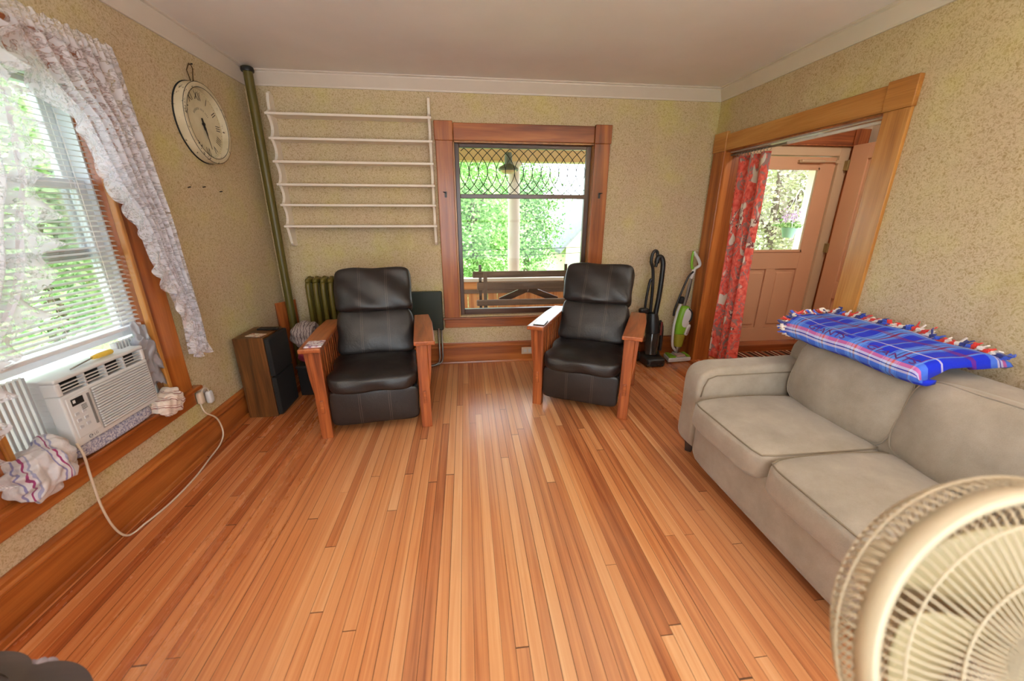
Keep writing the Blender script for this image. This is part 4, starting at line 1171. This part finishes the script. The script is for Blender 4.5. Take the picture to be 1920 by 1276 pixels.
m = M(); m.prism([(3.780, -.255), (3.86, -.25), (3.84, -.115), (3.805, -.11)], 2, .052, .068); m.prism([(3.985, -.24), (4.022, -.235), (4.026, -.11), (3.99, -.11)], 2, .052, .066)
m.build('head_accent', LM, v2, bevel=.005)
M().prism([(3.87, -.245), (3.97, -.235), (3.955, -.12), (3.875, -.12)], 2, .053, .080).build('brush_window', plain('pinkish_clear_window', (186, 164, 154), .15, var=.08), v2, bevel=.008)
M().tube([(3.905, -.16, .07), (3.915, -.155, .16)], [.026, .03], 12).build('swivel_neck', MAT['steel'], v2, smooth='auto')
ax = [(3.915, -.155, .15), (3.925, -.15, .28)]
M().tube([(3.912, -.155, .15), (3.918, -.15, .285)], [.046, .058], 16).build('dirty_tank', plain('murky_yellow_tank', (150, 146, 50), .15, var=.15), v2, smooth='auto')
M().puff((3.926, -.148, .420), (.066, .050, .165), 8, 3.2, (0, 0, 0), Matrix.Rotation(R(8), 3, 'Y')).build('body_shell', LM, v2, smooth=True, subsurf=1)
M().puff((3.948, -.186, .46), (.046, .022, .105), 8, 2.6, (0, 0, 0), Matrix.Rotation(R(10), 3, 'Y')).build('clean_tank', WP, v2, smooth=True, subsurf=1)
M().tube(spline([(3.955, -.19, .56), (3.990, -.20, .52), (3.990, -.205, .46), (3.972, -.20, .42)]), .010, 8).build('tank_handle', BK, v2, smooth=True)
M().puff((3.972, -.187, .335), (.020, .022, .062), 6, 4, (0, 0, 0), Matrix.Rotation(R(12), 3, 'Y')).build('label_band', WP, v2, smooth=True)
vs, fs = text_mesh('BISSELL', .026)
m = M(); ca, sa = math.cos(R(78)), math.sin(R(78))
m.add([(3.9725 + x * ca - y * sa, -.2115, .335 + x * sa + y * ca) for (x, y, z) in vs], fs); m.build('lettering', MAT['maroon'], v2)
M().tube(spline([(3.892, -.165, .10), (3.845, -.17, .17), (3.838, -.16, .36), (3.868, -.14, .52), (3.892, -.14, .60)]), .013, 8).build('water_hose', MAT['plastic_white'], v2, smooth=True)
M().tube([(3.925, -.145, .56), (3.962, -.14, .87)], .013, 10).build('pole', MAT['steel'], v2, smooth='auto')
M().tube([(3.962, -.14, .86), (3.984, -.14, .96)], .019, 10).build('upper_pole', WP, v2, smooth='auto')
M().tube(spline([(3.984, -.14, .955), (4.034, -.14, .990), (4.012, -.14, 1.05), (3.950, -.14, 1.125)]), .016, 8).build('handle_grip', WP, v2, smooth=True)
M().tube(spline([(3.950, -.14, 1.13), (3.944, -.14, 1.07), (3.955, -.14, .975), (3.978, -.14, .955)]), .013, 8).build('handle_guard', LM, v2, smooth=True)
M().tube(spline([(3.972, -.15, .93), (3.925, -.155, .88), (3.872, -.155, .72), (3.830, -.155, .56), (3.822, -.155, .48)]), .010, 8).build('power_cord', BK, v2, smooth=True)
M().tube(spline([(3.982, -.125, .90), (3.976, -.125, .74), (3.950, -.125, .58)]), .007, 8).build('cord_return', BK, v2, smooth=True)
M().puff((3.905, -.12, .635), (.030, .022, .038), 5, 3).build('cord_clip', MAT['grille_dark'], v2, smooth=True)

# ================================================================== fan (close to the camera)
FW = Vector((0.11048861, 0.94383281, -0.31140311)).normalized()
FR = Vector((0.9932817, -0.11570866, 0.00172344)); FR = (FR - FW * FR.dot(FW)).normalized(); FU = FR.cross(FW)
FC = Vector((2.378, -3.558, .968)); RF = .204
fan = thing('pedestal_fan', 'cream pedestal fan standing beside the near end of the sofa', 'fan', (2.40, -3.38, 0))
FM = MAT['fan']
fp = lambda r, a, d: FC + (FR * math.cos(a) + FU * math.sin(a)) * r + FW * d   # d: away from the viewer
m = M(); NS_ = 96; sec_ = [(RF + .004, -.012), (RF + .006, .0), (RF + .004, .014), (RF - .006, .014), (RF - .009, 0), (RF - .006, -.012)]
vs = [fp(r, 2 * PI * k / NS_, d) for k in range(NS_) for r, d in sec_]; n = len(sec_)
m.add(vs, [(k * n + i, k * n + (i + 1) % n, ((k + 1) % NS_) * n + (i + 1) % n, ((k + 1) % NS_) * n + i) for k in range(NS_) for i in range(n)])
m.build('rim_band', FM, fan, smooth=True)
m = M()
for k in range(110):
    a = 2 * PI * k / 110
    m.tube([fp(r, a + .18 * (1 - r / RF), d) for r, d in ((.062, -.036), (.11, -.034), (.16, -.028), (.195, -.016), (RF - .004, -.002))], .0013, 5)
for r, d in ((.062, -.037), (.128, -.0335), (.180, -.022)):
    m.tube([fp(r, 2 * PI * k / 60, d) for k in range(60)], .0014, 5, closed=True)
m.build('front_grille', FM, fan, smooth=True)
m = M()
for k in range(110):
    a = 2 * PI * k / 110
    m.tube([fp(r, a - .25 * (1 - r / RF), d) for r, d in ((RF + .002, .008), (RF + .005, .030), (RF - .004, .052), (.185, .072), (.12, .088), (.06, .094))], .0013, 5)
for k in range(110):
    a = 2 * PI * k / 110
    m.tube([fp(r, a + t_, d) for r, d, t_ in ((RF + .003, .010, 0), (RF + .007, .030, .03), (RF - .002, .052, .07), (.188, .070, .10))], .0012, 5)
for r, d in ((RF + .006, .036), (.185, .073), (.12, .0885), (.06, .095)):
    m.tube([fp(r, 2 * PI * k / 60, d) for k in range(60)], .0018, 5, closed=True)
m.build('rear_grille', FM, fan, smooth=True)
M().lathe([(0, -.048), (.03, -.048), (.052, -.044), (.063, -.036), (.063, -.030), (0, -.030)], 40, FC, Matrix((FR, FU, FW)).transposed()).build('centre_badge', FM, fan, smooth='auto')
M().lathe([(0, -.0505), (.020, -.0505), (.023, -.048), (0, -.047)], 30, FC, Matrix((FR, FU, FW)).transposed()).build('badge_disc', MAT['plastic_cream'], fan, smooth='auto')
for b in range(5):
    a0 = 2 * PI * b / 5 + .5
    def bf(u, v):
        r = .034 + v * .128
        half = (.56 + .05 * math.sin(PI * v)) * (1 - .12 * max(0, v - .85) / .15)
        a = a0 + (u - .5) * 2 * half + v * .35
        return fp(r, a, .022 + (u - .5) * .040 * (1 - .3 * v))
    mm = M(); mm.grid(14, 12, bf)
    o = mm.build('blade', MAT['fan_blade'], fan, smooth=True)
    s_ = o.modifiers.new('Thickness', 'SOLIDIFY'); s_.thickness = .0025
M().lathe([(0, .0), (.036, .0), (.040, .010), (.040, .044), (0, .046)], 30, FC, Matrix((FR, FU, FW)).transposed()).build('blade_hub', FM, fan, smooth='auto')
M().lathe([(0, .096), (.055, .096), (.064, .105), (.062, .175), (.045, .200), (0, .204)], 30, FC, Matrix((FR, FU, FW)).transposed()).build('motor_housing', FM, fan, smooth='auto')
pt = FC + FW * .150
M().tube([pt + Vector((0, 0, -.05)), (pt.x, pt.y, .62), (pt.x, pt.y, .60), (pt.x, pt.y, .03)], [.014, .014, .018, .018], 14).build('pole', FM, fan, smooth='auto')
M().lathe([(0, 0), (.20, 0), (.20, .012), (.17, .026), (.04, .040), (.03, .055), (0, .055)], 40, (pt.x, pt.y, .0)).build('base', FM, fan, smooth='auto')

# ================================================================== carved table in the near corner
MAT['carving'] = plain('pale_silvery_carving', (150, 138, 146), .25, var=.3, scale=60, coat=.4)  # lighter silvery tone of the carved shells
tb = thing('carved_table', 'dark carved wooden table with scalloped edge in the near corner', 'table', (.62, -3.42, 0))
def outline(off, n=160):
    pts = []
    for k in range(n):
        a = 2 * PI * k / n
        r = .350 + .040 * abs(math.sin(4 * (a - R(75.4)))) ** .55 + off
        pts.append((.62 + r * math.cos(a), -3.42 + r * math.sin(a)))
    return pts
M().prism(outline(-.004), 2, .478, .488).build('tabletop', MAT['mahogany'], tb, bevel=.003)
m = M(); a_, b_ = outline(-.040), outline(0); n = len(a_)
vs = [(x, y, .488) for x, y in a_] + [(x, y, .497) for x, y in a_] + [(x, y, .500) for x, y in b_] + [(x, y, .470) for x, y in b_]
m.add(vs, [(j * n + i, j * n + (i + 1) % n, ((j + 1) % 4) * n + (i + 1) % n, ((j + 1) % 4) * n + i) for j in range(4) for i in range(n)])
m.build('raised_rim', MAT['mahogany'], tb, smooth='auto', angle=50)
for k in range(8):
    a = R(75.4) + k * PI / 4
    c = Vector((.62 + .365 * math.cos(a), -3.42 + .365 * math.sin(a), .470))
    mm = M(); mm.puff(c, (.040, .018, .022), 6, 2.5, (0, 0, 0), Matrix.Rotation(a + PI / 2, 3, 'Z'), lambda P, q: P * (1 + .18 * math.sin(q[0] * 9)))
    mm.puff(c + Vector((.012 * math.cos(a), .012 * math.sin(a), .0)), (.015, .014, .015), 5, 2.2)
    mm.build('carved_shell', MAT['carving'], tb, smooth=True)
M().lathe([(.02, .47), (.06, .46), (.035, .40), (.05, .33), (.03, .25), (.055, .15), (.03, .10), (.03, .08)], 24, (.62, -3.42, 0)).build('turned_column', MAT['mahogany'], tb, smooth='auto')
for k in range(3):
    a = k * 2 * PI / 3 + .4; d = Vector((math.cos(a), math.sin(a), 0)); c = Vector((.62, -3.42, 0))
    M().tube(spline([c + d * .02 + Vector((0, 0, .14)), c + d * .12 + Vector((0, 0, .13)), c + d * .21 + Vector((0, 0, .04)), c + d * .27 + Vector((0, 0, .018))]), [.026] * 17 + [.024] * 7 + [.02], 10).build('leg', MAT['mahogany'], tb, smooth=True)

# ================================================================== unseen ceiling light added to brighten the hall
t = T('added_hall_glow')
MAT['hall_fill'] = t.link(t.n('Emission', {'Color': (1, .93, .82, 1), 'Strength': 75.0}))
hl = thing('added_hall_light', 'unseen dome light added to brighten the hall beyond the doorway', 'ceiling light', (4.95, -1.3, 2.5))
M().lathe([(0, 2.548), (.13, 2.548), (.14, 2.535), (.13, 2.52), (0, 2.52)], 40, (4.95, -1.3, 0)).build('base_plate', MAT['white'], hl, smooth='auto')
M().lathe([(.125, 2.519), (.125, 2.50), (.11, 2.46), (.07, 2.43), (.03, 2.42), (0, 2.418)], 40, (4.95, -1.3, 0)).build('glass_dome', MAT['hall_fill'], hl, smooth=True)

# ================================================================== unseen torchieres added behind the camera as bounce fill
MAT['up_fill'] = None
t = T('added_uplight_glow'); MAT['up_fill'] = t.link(t.n('Emission', {'Color': (1, .96, .90, 1), 'Strength': 420.0}))
for i, (x, lab) in enumerate(((.45, 'unseen black torchiere added as ceiling bounce fill near the carved table'), (3.68, 'unseen black torchiere added as ceiling bounce fill behind the sofa end'))):
    fl_ = thing('added_fill_lamp', lab, 'fill lamp', (x, -3.98, 0))
    M().lathe([(0, 0), (.13, 0), (.13, .012), (.03, .03), (.012, .05), (0, .05)], 32, (x, -3.98, 0)).build('base', MAT['black'], fl_, smooth='auto')
    M().cyl((x, -3.98, .04), (x, -3.98, 1.62), .012, 12).build('pole', MAT['black'], fl_, smooth='auto')
    M().lathe([(.015, 1.60), (.06, 1.62), (.12, 1.66), (.165, 1.73), (.160, 1.73), (.115, 1.668), (.05, 1.63), (0, 1.625)], 40, (x, -3.98, 0)).build('lamp_shade', MAT['black'], fl_, smooth=True)
    M().lathe([(.001, 1.645), (.06, 1.65), (.10, 1.675), (.11, 1.69), (.06, 1.705), (.001, 1.71)], 32, (x, -3.98, 0)).build('bulb', MAT['up_fill'], fl_, smooth=True)

# ================================================================== outside: porch
struct('porch_floor', M().box(-1.0, 9.0, .26, 2.05, -.22, -.10), MAT['bench_x'])
struct('porch_ceiling', M().box(-1.0, 9.0, .245, 2.15, 2.36, 2.44), MAT['porch_ceil'])
struct('porch_beam', M().box(-1.0, 9.0, 1.78, 1.98, 2.14, 2.36), MAT['porch_ceil'])
co_ = thing('porch_post', 'round pinkish white porch post seen through the big window', 'post', (2.41, 1.9, -.1))
M().lathe([(.088, .02), (.086, 1.2), (.078, 2.18)], 28, (2.41, 1.9, -.1)).build('shaft', MAT['post'], co_, smooth='auto')
M().box(2.30, 2.52, 1.79, 2.01, -.1, -.04).build('base', MAT['post'], co_, bevel=.01)
M().lathe([(.078, 0), (.11, .03), (.11, .06), (.10, .0605)], 28, (2.41, 1.9, 2.078)).build('capital', MAT['post'], co_, smooth='auto')
co_ = thing('porch_post', 'white square porch post seen through the front door window', 'post', (6.70, 1.6, -.1))
M().box(6.63, 6.77, 1.53, 1.67, -.1, 2.16).build('shaft', MAT['white'], co_, bevel=.006)
M().box(6.61, 6.79, 1.51, 1.69, -.1, .0).build('base', MAT['white'], co_, bevel=.006)
pr = thing('porch_railing', 'knotty pine boarded porch railing behind the bench', 'railing', (3.0, 1.9, -.1))
M().box(-.9, 6.5, 1.66, 1.79, .560, .608).build('top_cap', MAT['post'], pr, bevel=.006)
M().box(-.9, 6.5, 1.70, 1.74, .448, .560).build('upper_rail', MAT['pine_x'], pr, bevel=.004)
M().box(-.9, 6.5, 1.69, 1.76, .390, .448).build('mid_rail', MAT['bench_x'], pr, bevel=.004)
for k in range(34):
    x = .60 + k * .141
    M().box(x, x + .137, 1.715, 1.735, -.09, .395).build('board', MAT['pine_z'], pr)
bn = thing('porch_bench', 'weathered brown slatted bench on the porch outside the window', 'bench', (2.5, .95, -.1))
BX = MAT['bench_x']; BZ = MAT['bench_z']
M().box(1.79, 3.25, .995, 1.02, .720, .800).build('back_slat', BX, bn, bevel=.012)
M().box(1.84, 3.25, .945, .97, .575, .675).build('back_slat', BX, bn, bevel=.014)
M().box(1.83, 3.25, .895, .92, .389, .465).build('back_slat', BX, bn, bevel=.012)
for k in range(4): M().box(1.80, 3.25, .32 + k * .13, .43 + k * .13, .355, .378).build('seat_slat', BX, bn, bevel=.005)
M().bar((1.94, .87, -.1), (1.945, .985, .79), .05, .045, (1, 0, 0)).build('back_post', BZ, bn, bevel=.004)
M().bar((3.15, .87, -.1), (3.15, .985, .79), .05, .045, (1, 0, 0)).build('back_post', BZ, bn, bevel=.004)
for x in (1.885, 2.975): M().bar((x, 1.035, .30), (x, 1.06, .875), .040, .035, (1, 0, 0)).build('rear_upright', MAT['dark_z'], bn, bevel=.004)
for a, b in ((2.13, 2.47), (2.87, 2.50)):
    M().bar((a, 1.04, .42), (b, 1.04, .565), .03, .075, (0, 0, 1)).build('brace', MAT['dark_x'], bn)
for x in (1.94, 3.15):
    M().box(x - .025, x + .025, .30, .35, -.1, .36).build('front_leg', BZ, bn, bevel=.004)
    M().box(x - .02, x + .02, .30, .92, .315, .352).build('seat_bearer', BX, bn)
lt = thing('porch_light', 'grey metal bowl porch light hanging from the porch ceiling', 'porch light', (2.235, 1.0, 1.94))
gm = plain('grey_green_metal', (106, 112, 102), .5, metal=.3, var=.1)
M().lathe([(.03, 0), (.10, .0), (.11, .02), (.05, .10), (.045, .16), (0, .16)], 28, (2.235, 1.0, 2.20)).build('canopy', gm, lt, smooth='auto')
M().lathe([(.04, .22), (.045, .10), (.10, .070), (.118, .045), (.112, .03), (.10, .038), (0, .05)], 28, (2.235, 1.0, 1.915)).build('shade', gm, lt, smooth='auto')
M().lathe([(.098, .040), (.080, .012), (.05, .0), (0, -.003)], 28, (2.235, 1.0, 1.915)).build('lens', plain('amber_lens', (226, 196, 150), .3, var=.05), lt, smooth='auto')
pl_ = thing('hanging_planter', 'green pot of lilac flowers hanging by the white porch post', 'planter', (6.15, 1.25, 1.16))
M().lathe([(0, 1.17), (.062, 1.17), (.092, 1.29), (.097, 1.30), (.086, 1.302), (0, 1.285)], 24, (6.15, 1.25, 0)).build('pot', MAT['planter'], pl_, smooth='auto')
def leaf_mesh(pts, size, rn):
    m = M(); vs = []; fs = []
    for p in pts:
        a = Vector((rn.gauss(0, 1), rn.gauss(0, 1), rn.gauss(0, .6))).normalized(); b = a.orthogonal().normalized(); b = Matrix.Rotation(rn.uniform(0, 6.28), 3, a) @ b
        l = size * rn.uniform(.6, 1.3); w = l * .62; i = len(vs); c = a.cross(b)
        vs += [p - a * l * .5, p + b * w * .5 + c * l * .08, p + a * l * .5, p - b * w * .5 + c * l * .08]; fs.append((i, i + 1, i + 2, i + 3))
    m.add(vs, fs); return m
rn = random.Random(5)
leaf_mesh([Vector((6.15, 1.25, 1.31)) + Vector((rn.gauss(0, .07), rn.gauss(0, .07), abs(rn.gauss(0, .04)))) for _ in range(170)], .045, rn).build('foliage', MAT['leaf_a'], pl_)
leaf_mesh([Vector((6.13, 1.25, 1.37)) + Vector((rn.gauss(0, .075), rn.gauss(0, .075), abs(rn.gauss(0, .09)))) for _ in range(170)], .035, rn).build('flowers', MAT['flower'], pl_)
M().tube(spline([(6.622, 1.58, 1.66), (6.45, 1.48, 1.78), (6.25, 1.32, 1.80), (6.15, 1.25, 1.72)]), .009, 6).build('hook', MAT['white'], pl_)
m = M()
for k in range(3):
    a = 2 * PI * k / 3; m.tube([(6.15 + .12 * math.cos(a), 1.25 + .12 * math.sin(a), 1.305), (6.15, 1.25, 1.72)], .003, 4)
m.build('hanger', MAT['white'], pl_)

# ================================================================== garden, trees, house
GZ = -1.6
struct('lawn', M().box(-30, 40, 2.2, 45, GZ - .2, GZ), MAT['lawn'])
struct('side_yard_lawn', M().box(-30, -1.2, -25, 2.2, GZ - .2, GZ), MAT['lawn'])
def tree(name, label, x, y, h, rx, rz, zc, n, mat, seed, size=.17, group=None, holes=.55):
    rn = random.Random(seed)
    root = thing(name, label, 'tree', (x, y, GZ), group=group)
    pts = []; ncl = max(18, n // 75)
    for c in range(ncl):
        while True:
            d = Vector((rn.uniform(-1, 1), rn.uniform(-1, 1), rn.uniform(-1, 1)))
            if .25 < d.length < 1: break
        c0 = Vector((x + d.x * rx, y + d.y * rx, zc + d.z * rz))
        s = rn.uniform(.16, .34) * min(rx, rz)
        for _ in range(75): pts.append(c0 + Vector((rn.gauss(0, s), rn.gauss(0, s), rn.gauss(0, s * .55))))
    pts = [p for p in pts if p.z > GZ + .05]
    leaf_mesh(pts, size, rn).build('foliage', mat, root)
    m = M(); m.tube([(x, y, GZ), (x + .05, y, GZ + (zc - GZ) * .6), (x - .05, y + .05, zc + rz * .5)], [.16, .12, .04], 9)
    for k in range(7):
        a = rn.uniform(0, 6.28); z0 = zc - rz * rn.uniform(0, .6)
        m.tube([(x, y, z0), (x + math.cos(a) * rx * .35, y + math.sin(a) * rx * .35, z0 + rz * .3), (x + math.cos(a) * rx * .7, y + math.sin(a) * rx * .7, z0 + rz * .5)], [.06, .04, .015], 6)
    m.build('trunk', MAT['bark'], root, smooth='auto')
    return root
LA, LB_, LC = MAT['leaf_a'], MAT['leaf_b'], MAT['leaf_c']
tree('garden_tree', 'light green leafy tree filling the big window behind the porch post', 1.9, 7.0, 6, 1.25, 2.1, 1.2, 17000, LA, 11, .10)
tree('garden_tree', 'darker green tree to the house side of the porch post outside', 3.95, 10.9, 6, 1.1, 1.9, 1.3, 15000, LB_, 12, .11)
tree('garden_tree', 'tall pale tree rising behind the porch light outside the big window', 2.2, 14.8, 7, 1.9, 2.6, 2.0, 12000, LB_, 13, .17)
tree('garden_shrub', 'low leafy bush behind the bench outside the big window', 3.3, 4.9, 2, .95, .6, -.55, 7000, LA, 14, .09)
tree('garden_shrub', 'low bush beside the bench end outside the big window', 1.0, 4.0, 2, .75, .7, -.5, 6000, LB_, 15, .09)
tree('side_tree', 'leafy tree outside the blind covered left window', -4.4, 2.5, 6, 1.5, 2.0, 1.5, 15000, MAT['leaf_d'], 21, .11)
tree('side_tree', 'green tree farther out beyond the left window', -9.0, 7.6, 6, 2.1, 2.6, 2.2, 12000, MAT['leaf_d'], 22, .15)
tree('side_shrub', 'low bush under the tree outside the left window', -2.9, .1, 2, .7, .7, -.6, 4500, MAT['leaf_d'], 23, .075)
tree('maple_tree', 'pinkish green maple seen through the front door window', 8.9, 4.9, 6, 1.45, 2.0, 1.7, 14000, LC, 31, .10)
tree('maple_tree', 'paler maple standing farther behind the hanging planter', 12.6, 9.0, 7, 2.1, 2.6, 2.2, 9000, LC, 32, .15)
tree('garden_shrub', 'green bush at the foot of the maples by the front door', 7.6, 2.9, 2, .55, .55, -.5, 3500, LA, 33, .07)
hs = thing('neighbour_house', 'pale yellow gabled house beyond the garden, just visible in the big window', 'house', (8.4, 14, GZ))
m = M(); m.prism([(6.3, GZ), (10.5, GZ), (10.5, .10), (8.4, 2.35), (6.3, .10)], 1, 14, 19)
m.build('wall', MAT['siding'], hs)
for s in (-1, 1):
    m = M(); m.prism([(8.4, 2.36), (8.4 + s * 2.45, -.24), (8.4 + s * 2.45, -.10), (8.4, 2.52)], 1, 13.7, 19.3); m.build('roof', MAT['roof'], hs)
M().box(7.6, 8.3, 13.96, 14.0, -.6, .5).build('window', MAT['grille_dark'], hs)
for z, s in ((.62, .45), (.72, .0)):
    pts = [(-1.5 + k * .4, 3.2, z + .11 + .0012 * (k - 9) ** 2 + .004 * k) for k in range(20)]
    o = M().tube(pts, .005, 5).build('hanging_utility_wire', MAT['grille_dark'], smooth=True)
    tag(o, 'dark utility wire crossing the garden view in the big window', 'wire', 'utility wires in the garden')

# ================================================================== light, camera
w = bpy.data.worlds.new('overcast_sky'); SC.world = w; w.use_nodes = True
nt = w.node_tree; bg = nt.nodes['Background']; bg.inputs[0].default_value = (.86, .93, 1.0, 1); bg.inputs[1].default_value = 5.4
def sun(name, d, e, col, ang):
    l = bpy.data.lights.new(name, 'SUN'); l.energy = e; l.color = col; l.angle = R(ang)
    o = bpy.data.objects.new(name, l); COL.objects.link(o); o.rotation_euler = Vector(d).to_track_quat('-Z', 'Y').to_euler(); o.location = (10, -10, 12)
sun('sun', (-.70, .42, -.60), 8.0, (1, .95, .86), 2)

cam = bpy.data.cameras.new('camera'); co = bpy.data.objects.new('camera', cam); COL.objects.link(co)
cam.sensor_fit = 'HORIZONTAL'; cam.sensor_width = 36; cam.lens = 36 * 724.52 / 1920; cam.clip_start = .02; cam.clip_end = 200
UPV = FR.cross(FW)
mw = Matrix((FR, UPV, -FW)).transposed().to_4x4(); mw.translation = Vector((1.71926, -3.8009, 1.47612)); co.matrix_world = mw
cam.dof.use_dof = True; cam.dof.focus_distance = 3.3; cam.dof.aperture_fstop = 2.2
SC.camera = co
SC.view_settings.view_transform = 'Standard'; SC.view_settings.look = 'None'; SC.view_settings.gamma = 1.0; SC.view_settings.use_curve_mapping = False
SC.view_settings.exposure = 0.35
cy = SC.cycles
cy.use_denoising = True; cy.max_bounces = 9; cy.diffuse_bounces = 5; cy.glossy_bounces = 4; cy.transmission_bounces = 6; cy.transparent_max_bounces = 24
cy.sample_clamp_indirect = 6.0; cy.caustics_reflective = False; cy.caustics_refractive = False
